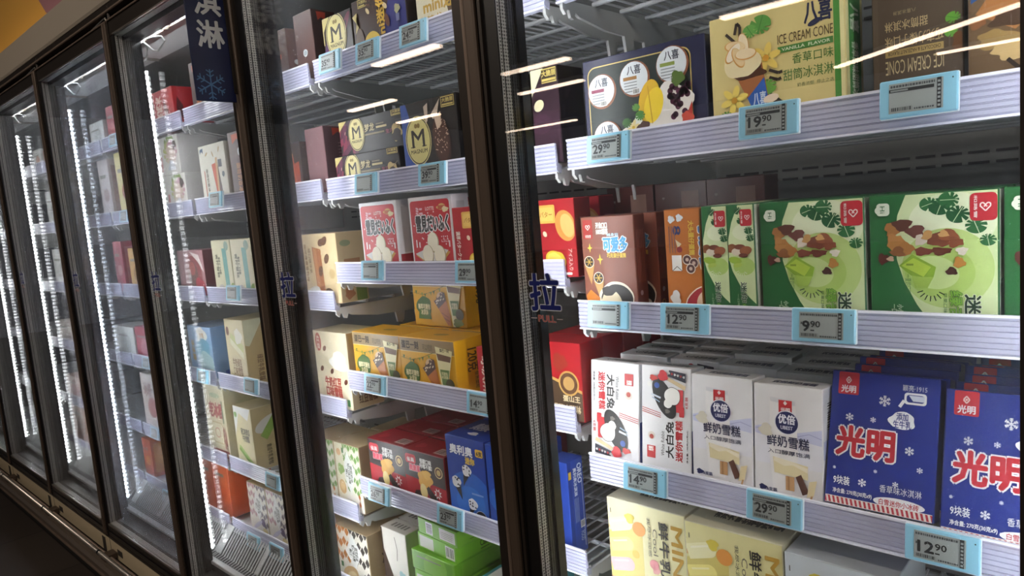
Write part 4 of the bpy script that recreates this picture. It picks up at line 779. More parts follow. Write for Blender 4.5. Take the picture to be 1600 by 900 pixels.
def d_dumpling(F):
    a = F['front']; a.r(0, 0, 1, 1, '#ece9ea'); a.rr(0.03, 0.0, 0.955, 0.96, 0.06, '#c22f35')
    a.t('LOTTE', 0.40, 0.83, 0.60, 0.875, '#efdcd6', 0, 0.03); a.t('ミニ', 0.17, 0.78, 0.32, 0.87, '#e6b0c0', 0, 0.05, '#f2e6e6', 0.04); a.t('雪見だいふく', 0.15, 0.56, 0.91, 0.76, '#3a3234', 0, 0.05, '#f3eeee', 0.07); a.blob(0.78, 0.86, 0.10, '#d8b06a', 5, 0.5); a.r(0.70, 0.83, 0.86, 0.88, '#b9603c'); a.blob(0.86, 0.83, 0.07, '#e4d6a8', 8, 0.6)
    a.p([(0.08, 0.26), (0.50, 0.36), (0.90, 0.30), (0.55, 0.05)], '#c89a4a'); a.p([(0.07, 0.28), (0.50, 0.38), (0.86, 0.32), (0.52, 0.09)], '#d9d8d4')
    for u, v in ((0.52, 0.42), (0.38, 0.26), (0.66, 0.25)): a.e(u, v, 0.135, 0.165, '#b3a684', 0); a.e(u-0.01, v+0.012, 0.122, 0.148, '#f0e9d2', 0)
    a.t('ころころ', 0.72, 0.42, 0.88, 0.50, '#f0dcdc', 330, 0.02)
    for k in range(14): q = random.Random(k+40); a.c(q.uniform(0.07, 0.92), q.uniform(0.06, 0.9), 0.013, '#efd9d6'); a.k -= 1
    a.k += 1
    for u, s in ((0.13, 1), (0.2, 0.7), (0.9, 0.8)): a.l([(u, 0.36), (u, 0.36+0.1*s)], 0.03, '#efdede'); a.k -= 1
    a.k += 1
    a.rr(0.80, 0.02, 0.95, 0.14, 0.02, '#d98fa8')
    for k in range(9): a.r(0.08+0.075*k, 0.0, 0.13+0.075*k, 0.04, '#ecdcd8')
    b = F['right']; b.r(0, 0, 1, 1, '#dfdcdd'); b.r(0.25, 0.3, 0.75, 0.92, '#c9c5c6'); b.r(0.0, 0.0, 1, 0.28, '#a52c33'); F['top'].r(0, 0, 1, 1, '#dcd8d6')
def d_biscuit(F):
    a = F['front']; a.r(0, 0, 1, 1, '#a8262b'); a.rr(0.24, 0.70, 0.62, 0.94, 0.03, '#d9a94e'); a.rr(0.28, 0.73, 0.58, 0.91, 0.02, '#e3ba62'); a.t('バター', 0.30, 0.78, 0.56, 0.85, '#a0742c', 0, 0.03); a.e(0.82, 0.66, 0.20, 0.26, '#cf8d46', 20); a.e(0.86, 0.66, 0.13, 0.2, '#deb06a', 20); a.e(0.38, 0.56, 0.04, 0.05, '#e6cfb0', 40)
    a.blob(0.56, 0.2, 0.22, '#e2c23c', 3, 0.8, 0.1); a.blob(0.54, 0.23, 0.15, '#efd867', 7, 0.7, 0.1); a.t('濃厚バタークッキー', 0.06, 0.10, 0.17, 0.66, '#f0e0d4', 270, 0.03); a.t('アイス入り', 0.85, 0.08, 0.93, 0.36, '#e6c8bc', 270, 0.02); a.r(0.0, 0.02, 0.9, 0.05, '#e8ded6'); F['right'].r(0, 0, 1, 1, '#7a2024')
    b = F['right']
    for k in range(8): b.r(0.3, 0.1+0.09*k, 0.7, 0.13+0.09*k, '#a0605c')
def d_yellow(F):
    a = F['front']; a.r(0, 0, 1, 1, '#e0a92a'); a.r(0, 0.76, 1, 1, '#a08a66'); a.r(0, 0.755, 1, 0.765, '#efe0a8'); a.t('蛋巴一刻', 0.04, 0.81, 0.36, 0.95, '#4a3d2e', 0, 0.05); a.t('可以咬的', 0.44, 0.80, 0.62, 0.92, '#6f6548', 8, 0.02)
    a.l([(0.02, 0.64), (0.2, 0.60), (0.40, 0.66), (0.64, 0.78)], 0.006, '#4d6b34')
    for k in range(9): u = 0.05+0.06*k; v = 0.62+0.02*abs(k-3); a.p([(u, v), (u+0.04, v), (u+0.02, v-0.08)], ('#5c7a36', '#cfa63a', '#8a9a44')[k % 3])
    a.blob(0.21, 0.36, 0.15, '#4c6b33', 6, 0.95, 0.12); a.p([(0.08, 0.12), (0.10, 0.30), (0.32, 0.30), (0.34, 0.12)], '#5a7a3a'); a.t('楠萃可颂包\n冰淇淋', 0.09, 0.20, 0.33, 0.42, '#efe6b8', 0, 0.04, '#3d5a2a', 0.03)
    a.cone(0.56, 0.55, 0.30, -58, '#c0742c', '#5a3a26'); a.p([(0.42, 0.48), (0.64, 0.66), (0.73, 0.02), (0.66, 0.02)], '#b96f2e'); a.p([(0.42, 0.48), (0.64, 0.66), (0.66, 0.50), (0.50, 0.34)], '#4a2f22')
    for k in range(8): q = random.Random(k+70); a.e(0.46+0.02*k+q.uniform(-0.02, 0.02), 0.46+0.012*k+q.uniform(-0.05, 0.05), 0.02, 0.01, '#d9c7a6', 40)
    a.l([(0.56, 0.26), (0.68, 0.18)], 0.01, '#8c4f1e'); a.l([(0.60, 0.16), (0.70, 0.10)], 0.01, '#8c4f1e')
    a.p([(0.68, 0.90), (0.98, 0.84), (0.82, 0.0), (0.76, 0.0)], '#e3dba8'); a.p([(0.70, 0.78), (0.95, 0.74), (0.93, 0.64), (0.72, 0.66)], '#6a4a30'); a.t('蛋巴一刻', 0.76, 0.81, 0.92, 0.87, '#4a3d2e', 0, 0.03); a.p([(0.74, 0.50), (0.90, 0.50), (0.86, 0.22), (0.77, 0.22)], '#5c7a3c'); a.t('可颂包\n冰淇淋', 0.76, 0.34, 0.87, 0.46, '#e6ddaa', 0, 0.03); a.c(0.90, 0.24, 0.075, '#4c4a2a'); a.blob(0.86, 0.08, 0.09, '#6b7a3c', 3, 0.6)
    b = F['right']; b.r(0, 0, 1, 1, '#e6a91f'); b.t('120克', 0.35, 0.42, 0.72, 0.82, '#5a4520', 270, 0.02); b.t('香蕉曲奇', 0.55, 0.1, 0.75, 0.40, '#5a4520', 270, 0.0); F['top'].r(0, 0, 1, 1, '#d9a22e'); F['top'].e(0.5, 0.5, 0.12, 0.05, '#8d7a3c', 10)
def d_redcake(F):
    a = F['front']; a.r(0, 0, 1, 1, '#b0232a'); a.p([(0, 0), (1, 0), (1, 0.36), (0, 0.62)], '#5a4634'); a.p([(0, 0.62), (1, 0.36), (1, 0.40), (0, 0.66)], '#c9a05a'); a.c(0.75, 0.48, 0.20, '#c49a56'); a.c(0.75, 0.48, 0.17, '#6a4a34'); a.c(0.75, 0.48, 0.11, '#b9935a')
    for k in range(26): q = random.Random(k+11); a.c(0.12+q.uniform(-0.12, 0.14), 0.45+q.uniform(-0.3, 0.36), 0.055, q.choice(('#e6d38a', '#f0e2a8', '#d8bf6c'))); a.k -= 1
    a.k += 1
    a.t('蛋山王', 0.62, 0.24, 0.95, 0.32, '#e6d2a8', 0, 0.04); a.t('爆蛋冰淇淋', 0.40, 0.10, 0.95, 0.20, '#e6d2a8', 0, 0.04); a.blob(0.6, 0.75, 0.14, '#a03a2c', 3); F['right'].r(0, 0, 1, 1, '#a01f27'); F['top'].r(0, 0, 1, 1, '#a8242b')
def d_chocred(F):
    a = F['front']; a.r(0, 0, 1, 1, '#332a2a'); a.p([(0, 0), (1, 0), (1, 0.44), (0, 0.52)], '#b3242f'); a.rr(0.03, 0.76, 0.30, 0.93, 0.05, '#cf3a46'); a.t('雀巢', 0.07, 0.79, 0.26, 0.87, '#f1dede', 0, 0.04); a.t('脆脆鲨', 0.12, 0.63, 0.40, 0.75, '#e2566a', 0, 0.06, '#efe0e0', 0.05)
    a.t('怪獸口味\n咔嚓不膩!', 0.40, 0.72, 0.70, 0.90, '#ecebe8', 0, 0.05); a.c(0.86, 0.72, 0.095, '#d8c08a'); a.c(0.86, 0.72, 0.078, '#5a3328'); a.c(0.86, 0.72, 0.05, '#c8a86a')
    a.blob(0.5, 0.52, 0.18, '#e0a838', 4, 0.8, 0.2); a.blob(0.56, 0.62, 0.10, '#e8b64a', 2, 0.8); a.p([(0.18, 0.16), (0.24, 0.28), (0.48, 0.32), (0.44, 0.18)], '#2c211d'); a.p([(0.50, 0.34), (0.58, 0.42), (0.95, 0.08), (0.86, 0.0), (0.76, 0.02)], '#2a1f1b'); a.e(0.45, 0.30, 0.09, 0.13, '#e9d58e', 10)
    a.p([(0.80+0.10*(1 if k % 2 else 0.55)*math.cos(k*math.pi/8), 0.33+0.10*(1 if k % 2 else 0.55)*math.sin(k*math.pi/8)*a.asp) for k in range(16)], '#efeceb'); a.t('脆', 0.76, 0.28, 0.84, 0.38, '#b3242f', 0, 0.05)
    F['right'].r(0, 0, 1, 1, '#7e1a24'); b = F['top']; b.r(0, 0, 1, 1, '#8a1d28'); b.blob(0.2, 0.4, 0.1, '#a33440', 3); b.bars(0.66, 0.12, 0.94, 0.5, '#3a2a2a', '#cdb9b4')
def d_bluecone(F):
    a = F['front']; a.r(0, 0, 1, 1, '#1c409c'); a.e(0.55, 0.28, 0.6, 0.55, '#2a63c0', 0); a.e(0.55, 0.25, 0.38, 0.32, '#2f74cf', 0); a.t('奥利奥', 0.10, 0.80, 0.70, 0.91, '#eef0f6', 3, 0.05, '#14307c', 0.05); a.rr(0.78, 0.82, 0.97, 0.91, 0.03, '#e3b83c'); a.t('6支', 0.81, 0.835, 0.95, 0.89, '#2a2418', 0, 0.05); a.t('迷你', 0.50, 0.71, 0.74, 0.79, '#e6c24a', 0, 0.06)
    for u, v, L, g in ((0.50, 0.60, 0.27, -110), (0.24, 0.43, 0.28, -70), (0.60, 0.22, 0.24, -115)): a.cone(u, v, L, g, '#1d1a20', '#e6e6e6')
    for u, v in ((0.52, 0.63), (0.22, 0.47), (0.62, 0.25)):
        a.blob(u, v, 0.12, '#e8e8ea', 4, 0.9, 0.12)
        for k in range(6): q = random.Random(k+int(u*100)); a.e(u+q.uniform(-0.08, 0.08), v+q.uniform(-0.05, 0.05), 0.026, 0.014, '#22202a', q.uniform(0, 180))
    a.c(0.82, 0.10, 0.16, '#cdd3e4'); a.c(0.82, 0.10, 0.15, '#1f1e26'); a.c(0.82, 0.10, 0.12, '#2b2a34'); a.r(0.62, 0.37, 0.92, 0.39, '#7f9cd8')
    b = F['top']; b.r(0, 0, 1, 1, '#1d4098'); b.t('奥利奥', 0.2, 0.45, 0.62, 0.8, '#dfe4f0', 0, 0.05); b.blob(0.5, 0.25, 0.12, '#d0d4de', 5, 0.6); b = F['right']; b.r(0, 0, 1, 1, '#173a92')
def d_bluecone2(F):
    a = F['front']; a.r(0, 0, 1, 1, '#1f48a6'); a.c(0.62, 0.80, 0.42, '#dfe2ea'); a.c(0.62, 0.80, 0.39, '#1d1c24'); a.e(0.5, 0.4, 0.5, 0.3, '#2c68c4', 0); a.blob(0.9, 0.12, 0.12, '#d8c8b0', 4)
def d_blueside(F):
    a = F['right']; a.r(0, 0, 1, 1, '#26449c'); a.r(0.0, 0, 0.22, 1, '#1c3684'); a.t('OREO', 0.62, 0.74, 0.9, 0.95, '#dfe4f2', 270, 0.05); a.t('奥利奥冰淇淋', 0.34, 0.62, 0.56, 0.92, '#e0e4f0', 270, 0.03); a.r(0.02, 0.82, 0.2, 0.9, '#d8b13c'); a.r(0.86, 0.05, 0.89, 0.78, '#ccd2e4'); a.bars(0.62, 0.26, 0.92, 0.34, '#22201f', '#d8d8d4'); a.t('FOOD', 0.6, 0.12, 0.85, 0.22, '#c4cbe2', 270)
    for k in range(4): a.r(0.3+0.08*k, 0.34, 0.33+0.08*k, 0.6, '#8fa0cc')
    F['front'].r(0, 0, 1, 1, '#24429a')
def d_lime(F):
    a = F['front']; a.r(0, 0, 1, 1, '#76b82e'); a.r(0.56, 0.12, 0.96, 0.88, '#d9dcd2'); a.bars(0.2, 0.1, 0.38, 0.92, '#25301c', '#e2e6dc', 4, True)
    for k in range(4): a.r(0.60, 0.62-0.12*k, 0.9, 0.65-0.12*k, '#8e9488')
    b = F['right']; b.r(0, 0, 1, 1, '#84c23a'); b.t('Cake', 0.40, 0.3, 0.55, 0.7, '#33401f', 0, 0.02); b.rr(0.57, 0.3, 0.78, 0.72, 0.05, '#dfe6cf'); b.r(0.2, 0.2, 0.3, 0.24, '#4f6a28'); F['top'].r(0, 0, 1, 1, '#74b22c')
def d_lime2(F):
    a = F['front']; a.r(0, 0, 1, 1, '#7ac032'); a.r(0.04, 0.1, 0.42, 0.9, '#dadfd4'); a.bars(0.74, 0.08, 0.97, 0.92, '#25301c', '#e2e6dc', 7, False)
    b = F['right']; b.r(0, 0, 1, 1, '#80c236'); b.t('Cake', 0.40, 0.35, 0.55, 0.75, '#33401f', 0, 0.02); b.rr(0.57, 0.35, 0.8, 0.75, 0.05, '#dfe6cf'); b.r(0.4, 0.15, 0.55, 0.22, '#4f6a28'); F['top'].r(0, 0, 1, 1, '#7cbf33')
def d_whitebox(F):
    a = F['front']; a.r(0, 0, 1, 1, '#dcd9d0'); a.p([(0, 0), (0.5, 0), (0, 0.7)], '#4a3a30'); a.l([(0.55, 0.9), (0.62, 0.7), (0.58, 0.5)], 0.02, '#2c2826'); a.blob(0.75, 0.25, 0.15, '#9cc0c4', 3); a.r(0, 0, 0.05, 1, '#3c302a'); F['top'].r(0, 0, 1, 1, '#c9c6be'); F['right'].r(0, 0, 1, 1, '#b7b4ac')
    for k in range(5): F['top'].r(0.2+0.13*k, 0.3, 0.28+0.13*k, 0.7, '#77746e')
def d_teal(F):
    F['top'].r(0, 0, 1, 1, '#3d8a92'); F['top'].r(0.08, 0.1, 0.92, 0.9, '#d5d6cd'); F['top'].r(0.3, 0.4, 0.7, 0.6, '#9a9484'); a = F['front']; a.r(0, 0, 1, 1, '#3f7d84'); a.r(0, 0, 0.3, 1, '#b8432f')
def diamonds(a, c1, c2, hole=True, mini='#8a6a48'):
    a.r(0, 0, 1, 1, '#e2ddcd'); s = 0.118
    for i in range(10):
        for j in range(10):
            u, v = i*s, 1-j*s*a.asp*1.15+(0.5*s*a.asp*1.15 if i % 2 else 0)
            if v < 0.30 and u < 0.75: continue
            c = c1 if u < 0.42 else c2
            if (i+j) % 2 == 0: a.p([(u, v+s*a.asp*0.8), (u+s*0.62, v), (u, v-s*a.asp*0.8), (u-s*0.62, v)], c)
            a.k -= 1 if (i+j) % 2 == 0 else 0
    a.k += 1
    a.p([(0.50, 0.92), (0.78, 0.62), (0.54, 0.24), (0.26, 0.54)], '#e4e6e2'); a.t('蔬菜奶油\n轻口味冰棒\n棒口', 0.38, 0.40, 0.66, 0.72, '#3c3a36', 270, 0.02)
def d_diag_green(F): a = F['front']; diamonds(a, '#6f9c4a', '#6f9c4a'); a.r(0, 0.0, 0.34, 1, '#e3dcc0'); a.c(0.16, 0.86, 0.09, '#d8a878'); a.blob(0.2, 0.6, 0.13, '#8fae62', 3); a.e(0.2, 0.32, 0.14, 0.18, '#d0a468', 10); a.e(0.2, 0.34, 0.10, 0.12, '#e0bd86', 10); a.r(0.3, 0.86, 0.38, 0.94, '#3f7a44'); F['top'].r(0, 0, 1, 1, '#b39f7c'); F['right'].r(0, 0, 1, 1, '#ab9672'); [a.p([(u, v+0.05), (u+0.05, v), (u, v-0.05), (u-0.05, v)], '#c9762f') for u, v in ((0.48, 0.1), (0.60, 0.07), (0.72, 0.09), (0.86, 0.12), (0.86, 0.24))]
def d_diag_orange(F): a = F['front']; diamonds(a, '#cf7f34', '#3f3a38'); a.e(0.36, 0.12, 0.26, 0.15, '#d8b27a', 20); a.e(0.40, 0.09, 0.16, 0.09, '#e8cf9c', 20); a.r(0.06, 0.2, 0.14, 0.3, '#3f7a44'); F['top'].r(0, 0, 1, 1, '#b7a27e'); b = F['right']; b.r(0, 0, 1, 1, '#a08a67'); b.t('冰可颂', 0.3, 0.35, 0.8, 0.6, '#4c402e', 0, 0.03)
def d_diag_pink(F): a = F['front']; diamonds(a, '#b07f86', '#5a4d5c'); a.c(0.72, 0.24, 0.12, '#5d4a72'); a.e(0.4, 0.15, 0.3, 0.06, '#c9c6da', 30); a.e(0.8, 0.08, 0.14, 0.07, '#d9c88a', 0); F['top'].r(0, 0, 1, 1, '#b9a67c'); F['right'].r(0, 0, 1, 1, '#a8956f')
def d_coffee(F):
    a = F['front']; a.r(0, 0, 1, 1, '#d2bd94'); a.p([(0.30, 0.82), (0.55, 0.78), (0.58, 0), (0.36, 0)], '#a86c42'); a.p([(0.32, 0.80), (0.42, 0.79), (0.46, 0), (0.38, 0)], '#bb7f52')
    for u, v, g in ((0.58, 0.88, 20), (0.68, 0.9, 40), (0.70, 0.64, 50), (0.50, 0.46, 70)): a.e(u, v, 0.09, 0.06, '#6b4a34', g); a.l([(u-0.05, v), (u+0.05, v)], 0.012, '#3f2a1c')
    a.e(0.70, 0.1, 0.15, 0.12, '#5a4636', -20); a.t('咖啡榛果雪糕棒', 0.06, 0.30, 0.14, 0.86, '#7a5d34', 270, 0.02); a.t('轻口味牛乳', 0.18, 0.42, 0.25, 0.80, '#6a5232', 270, 0.02); a.c(0.82, 0.42, 0.08, '#c0a878'); a.r(0.06, 0.06, 0.16, 0.14, '#2f7a72'); a.e(0.25, 0.12, 0.2, 0.12, '#d4d4cc', 20)
    b = F['right']; b.r(0, 0, 1, 1, '#c8b48c'); b.e(0.3, 0.85, 0.2, 0.1, '#8fa07a', 0); b.r(0.2, 0.5, 0.8, 0.62, '#a87a54'); b.r(0.55, 0.0, 0.95, 0.22, '#6e8a52'); b.blob(0.3, 0.12, 0.18, '#a9714e', 3); F['top'].r(0, 0, 1, 1, '#a48f6c')
def d_redbean(F):
    a = F['front']; a.r(0, 0, 1, 1, '#ded3b4'); a.e(0.16, 0.86, 0.09, 0.16, '#b43a34', 0); a.t('红豆', 0.12, 0.76, 0.2, 0.94, '#f0e0d0', 270, 0.03); a.p([(0.22, 0.72), (0.86, 0.50), (0.92, 0.62), (0.26, 0.84)], '#e9dfc0'); a.blob(0.72, 0.62, 0.24, '#f0eee6', 5, 0.7)
    for u, v in ((0.34, 0.78), (0.20, 0.50), (0.5, 0.48), (0.88, 0.36), (0.46, 0.05)): a.e(u, v, 0.06, 0.04, '#6a3426', 40)
    a.t('牛奶红豆\n口味雪糕', 0.26, 0.14, 0.74, 0.40, '#b4473c', 0, 0.05); a.r(0.86, 0.04, 0.95, 0.13, '#4a8a4c'); a.blob(0.2, 0.05, 0.2, '#efece4', 8, 0.5); F['top'].r(0, 0, 1, 1, '#cfc2a0'); b = F['right']; b.r(0, 0, 1, 1, '#c8b58c'); b.t('红豆雪糕', 0.2, 0.06, 0.8, 0.2, '#6b4a34', 0, 0.02)
def d_darkpair(F):
    a = F['front']; a.r(0, 0, 1, 1, '#4a2e28'); a.p([(0.35, 0.80), (0.62, 0.86), (0.50, 0.62)], '#c08a54'); a.r(0.3, 0.5, 0.7, 0.58, '#b8452c'); a.p([(0.3, 0.30), (0.6, 0.34), (0.8, 0.0), (0.5, 0.0)], '#c2542e'); F['right'].r(0, 0, 1, 1, '#6a4a44'); b = F['right']; b.e(0.5, 0.42, 0.2, 0.13, '#c6ccce', 0)
def d_darkbox(F):
    a = F['front']; a.r(0, 0, 1, 1, '#5c403c'); a.e(0.5, 0.40, 0.13, 0.11, '#cdd4d6', 0); a.e(0.5, 0.40, 0.09, 0.08, '#9aa6aa', 0); b = F['right']; b.r(0, 0, 1, 1, '#3c2724'); b.p([(0.2, 0.98), (0.6, 0.98), (0.56, 0.86), (0.4, 0.9), (0.24, 0.85)], '#c2452c')
def d_orangecones(F):
    a = F['front']; a.r(0, 0, 1, 1, '#33241f'); a.p([(0.2, 0.72), (0.6, 0.78), (0.75, 0.05), (0.6, 0.05)], '#d0602e'); a.p([(0.55, 0.6), (0.9, 0.64), (0.9, 0.08), (0.8, 0.08)], '#b84d26'); a.e(0.4, 0.78, 0.2, 0.08, '#d9a878', 0)
def d_frosty(F):
    a = F['front']; a.r(0, 0, 1, 1, '#7a5a5e'); a.e(0.5, 0.1, 0.4, 0.2, '#8d7074', 0); b = F['right']; b.r(0, 0, 1, 1, '#5e4246'); b.p([(0.25, 0.98), (0.62, 0.98), (0.58, 0.88), (0.42, 0.92), (0.26, 0.86)], '#c2452c')
    for k in range(5): b.r(0.4, 0.74-0.05*k, 0.85, 0.76-0.05*k, '#86686c')
def d_redgift(F):
    a = F['front']; a.r(0, 0, 1, 1, '#b02a30'); a.t('冰淇淋', 0.12, 0.2, 0.45, 0.85, '#e6cfc0', 270, 0.04); a.p([(0.55, 0.8), (0.75, 0.4), (0.62, 0.1), (0.5, 0.45)], '#5a2020'); b = F['right']; b.r(0, 0, 1, 1, '#b52d33'); b.t('牛乳', 0.55, 0.55, 0.85, 0.75, '#d9a8a0', 0, 0.02); b.p([(0.1, 0.75), (0.24, 0.5), (0.2, 0.15), (0.06, 0.4)], '#4f1c1e')
    for k in range(4): b.r(0.55, 0.45-0.09*k, 0.9, 0.48-0.09*k, '#d08a86')
def d_darkorange(F):
    a = F['front']; a.r(0, 0, 1, 1, '#4a3430'); a.p([(0.15, 0.95), (0.5, 0.95), (0.48, 0.84), (0.32, 0.88), (0.16, 0.82)], '#c2522e'); a.e(0.4, 0.68, 0.12, 0.09, '#ccd2d4', 0); a.t('生椰巧克力冰', 0.2, 0.05, 0.5, 0.55, '#c2703e', 270, 0.03); a.t('牛乳雪糕', 0.58, 0.1, 0.75, 0.5, '#b8683c', 270, 0.02)
def d_leafpops(F):
    a = F['front']; a.r(0, 0, 1, 1, '#d9d8d2')
    for u, v, g, c in ((0.66, 0.72, 250, '#7d9a4c'), (0.60, 0.52, 260, '#b9c078'), (0.76, 0.56, 280, '#c99aa8'), (0.68, 0.42, 270, '#d8c3b4')): a.leaf(u, v, 0.26, g-180, c)
    a.blob(0.86, 0.76, 0.08, '#4a3a34', 3); a.p([(0.5, 0.1), (0.86, 0.1), (0.74, 0.36), (0.62, 0.36)], '#c6ccd6'); a.r(0.14, 0.2, 0.2, 0.85, '#b9b4a6'); a.r(0.25, 0.1, 0.32, 0.5, '#c9878a'); F['right'].r(0, 0, 1, 1, '#cbcac8'); F['top'].r(0, 0, 1, 1, '#c8c7c5')
def d_conepair(F):
    a = F['front']; a.r(0, 0, 1, 1, '#dddccf'); a.p([(0.05, 0.95), (0.18, 0.97), (0.17, 0.88), (0.11, 0.92), (0.04, 0.87)], '#39557a'); a.p([(0.46, 0.68), (0.62, 0.70), (0.60, 0.04)], '#c8552e'); a.p([(0.62, 0.78), (0.70, 0.78), (0.66, 0.1), (0.60, 0.1)], '#c9a272'); a.p([(0.66, 0.14), (0.80, 0.14), (0.70, 0.72)], '#4a3128'); a.t('曲奇奶香冰淇淋', 0.22, 0.10, 0.30, 0.62, '#4a443c', 270, 0.02); a.r(0.14, 0.1, 0.17, 0.6, '#b8503c'); a.r(0.72, 0.62, 0.86, 0.74, '#39404a'); a.c(0.88, 0.5, 0.05, '#5a6a74')
    for u, v, g in ((0.3, 0.86, 30), (0.55, 0.84, 120), (0.8, 0.9, 60), (0.4, 0.1, 30)): a.e(u, v, 0.06, 0.02, '#b59a6c', g)
    F['right'].r(0, 0, 1, 1, '#cfcdc2')
def d_brownpost(F):
    a = F['front']; a.r(0, 0, 1, 1, '#6b5650'); a.p([(0.15, 0.97), (0.6, 0.98), (0.56, 0.86), (0.38, 0.9), (0.18, 0.84)], '#c9603c'); a.e(0.5, 0.72, 0.14, 0.10, '#c9d0d4', 0); a.t('曲奇奶香冰', 0.25, 0.16, 0.45, 0.56, '#c88a5e', 270, 0.03); a.t('MILK', 0.6, 0.2, 0.72, 0.55, '#a87a60', 270)
def d_pinkberry(F):
    a = F['front']; a.r(0, 0, 1, 1, '#a07478'); a.e(0.6, 0.4, 0.32, 0.42, '#8a3f40', 0); a.e(0.55, 0.45, 0.2, 0.24, '#6e4a40', 0); a.p([(0.5, 0.98), (0.85, 0.9), (1, 0.5), (0.8, 0.75)], '#d8ccc8'); a.blob(0.8, 0.12, 0.2, '#b03a44', 3); a.c(0.55, 0.6, 0.12, '#a8524a'); F['right'].r(0, 0, 1, 1, '#6a3f42'); F['right'].c(0.7, 0.2, 0.12, '#b9a8a8')
def d_mintbars(F):
    a = F['front']; a.r(0, 0, 1, 1, '#dcd8b6'); a.t('轻口味\n青柠雪糕', 0.16, 0.34, 0.40, 0.76, '#4d5244', 270, 0.03); a.p([(0.55, 0.86), (0.78, 0.86), (0.80, 0), (0.58, 0)], '#6fb0a8'); a.c(0.80, 0.90, 0.12, '#8fae9c'); a.e(0.96, 0.14, 0.16, 0.16, '#88a84a', 0); a.e(0.3, 0.1, 0.2, 0.16, '#b9b4b0', 30); a.c(0.2, 0.08, 0.06, '#4f7a68'); F['right'].r(0, 0, 1, 1, '#d2ceaf')
def d_bluebaby(F):
    a = F['front']; a.r(0, 0, 1, 1, '#88a8cc'); a.blob(0.60, 0.82, 0.22, '#e6e4d6', 4, 0.8); a.t('牛乳', 0.5, 0.78, 0.72, 0.88, '#c08a3c', 0, 0.03); a.blob(0.62, 0.5, 0.3, '#5f9cb4', 6, 0.9, 0.15); a.blob(0.70, 0.24, 0.34, '#a9c6c8', 8, 0.8, 0.12); a.blob(0.86, 0.06, 0.12, '#d8c07c', 2); a.t('冰冰棒', 0.10, 0.3, 0.26, 0.72, '#b59a5c', 270, 0.04); b = F['right']; b.r(0, 0, 1, 1, '#7f9ec8'); b.c(0.75, 0.55, 0.25, '#8a7a5a'); b.r(0.3, 0, 1, 0.12, '#3c50a4'); F['top'].r(0, 0, 1, 1, '#8fa4bc')
def d_milkcream(F):
    a = F['front']; a.r(0, 0, 1, 1, '#d9cda4'); a.e(0.14, 0.82, 0.08, 0.12, '#6a3c30', 0); a.p([(0.2, 0.66), (0.9, 0.5), (0.96, 0.62), (0.3, 0.80)], '#c9cf8c'); a.p([(0.24, 0.62), (0.9, 0.4), (0.9, 0.5), (0.24, 0.72)], '#e6e4c4'); a.blob(0.7, 0.75, 0.2, '#e9e6da', 4); a.t('牛奶绿豆\n口味雪糕', 0.24, 0.14, 0.74, 0.40, '#8a6a44', 0, 0.03); a.r(0.82, 0.02, 0.94, 0.12, '#4a8a5c'); b = F['right']; b.r(0, 0, 1, 1, '#c8b07c'); b.p([(0, 1), (0.5, 1), (0.1, 0.6), (0, 0.62)], '#dfe0c0'); b.t('绿豆牛乳雪糕', 0.25, 0.05, 0.4, 0.45, '#7a5c3a', 270, 0.03); b.t('净含量', 0.5, 0.08, 0.6, 0.5, '#8d704a', 270); F['top'].r(0, 0, 1, 1, '#b7a880')
def d_oldice(F):
    a = F['front']; a.r(0, 0, 1, 1, '#d6cfae'); a.r(0.1, 0.02, 0.13, 0.96, '#a8a888'); a.e(0.56, 0.86, 0.26, 0.06, '#b4c0a0', 0); a.t('老冰棍', 0.2, 0.56, 0.9, 0.76, '#a03c40', 0, 0.06); a.rr(0.25, 0.20, 0.8, 0.50, 0.08, '#c4b48c'); a.rr(0.27, 0.22, 0.78, 0.48, 0.08, '#d9d2b2'); a.e(0.52, 0.35, 0.14, 0.12, '#b9605a', 0); a.e(0.52, 0.35, 0.12, 0.10, '#d9d2b2', 0); a.r(0.12, 0.02, 1, 0.12, '#9a3c3c'); a.t('LAO BING GUN', 0.18, 0.045, 0.95, 0.095, '#d6cfae', 0, 0.03); a.t('老冰', 0.8, 0.15, 0.95, 0.45, '#8a4a42', 0, 0.02); a.r(0.86, 0.5, 0.92, 0.8, '#5f7a5c'); F['right'].r(0, 0, 1, 1, '#cfc8a8'); F['top'].r(0, 0, 1, 1, '#77746a')
def d_cucumber(F):
    a = F['front']; a.r(0, 0, 1, 1, '#d8cda0'); a.p([(0, 1), (1, 1), (0.8, 0.8), (0.3, 0.9), (0, 0.5)], '#dfe0dc'); a.t('轻口味青瓜\n牛奶雪糕', 0.34, 0.44, 0.84, 0.66, '#4a4a3c', 0, 0.03); a.l([(0.15, 0.32), (0.9, 0.06)], 0.17, '#7da63e'); a.l([(0.15, 0.35), (0.9, 0.09)], 0.06, '#a9c868'); a.leaf(0.12, 0.85, 0.12, 110, '#6f9c44'); a.r(0.82, 0.0, 0.96, 0.1, '#3f7a6a'); b = F['right']; b.r(0, 0, 1, 1, '#c6b384'); b.e(0.5, 0.72, 0.45, 0.2, '#dfe0d8', 20); b.l([(0.3, 0.5), (0.7, 0.78)], 0.24, '#8ab04a'); b.t('青瓜牛乳雪糕', 0.35, 0.05, 0.5, 0.38, '#5a5434', 270, 0.03); F['top'].r(0, 0, 1, 1, '#b3a57c')
def d_plain(c1, c2, txt=None):
    def f(F):
        a = F['front']; a.r(0.05, 0.06, 0.95, 0.94, c2); a.e(0.55, 0.42, 0.28, 0.24, c1, 20); a.r(0.12, 0.7, 0.7, 0.76, '#8d877c'); F['right'].r(0.1, 0.1, 0.9, 0.9, c1)
        if txt: a.t(txt, 0.15, 0.6, 0.6, 0.85, '#7a3a38', 0, 0.03)
    return f

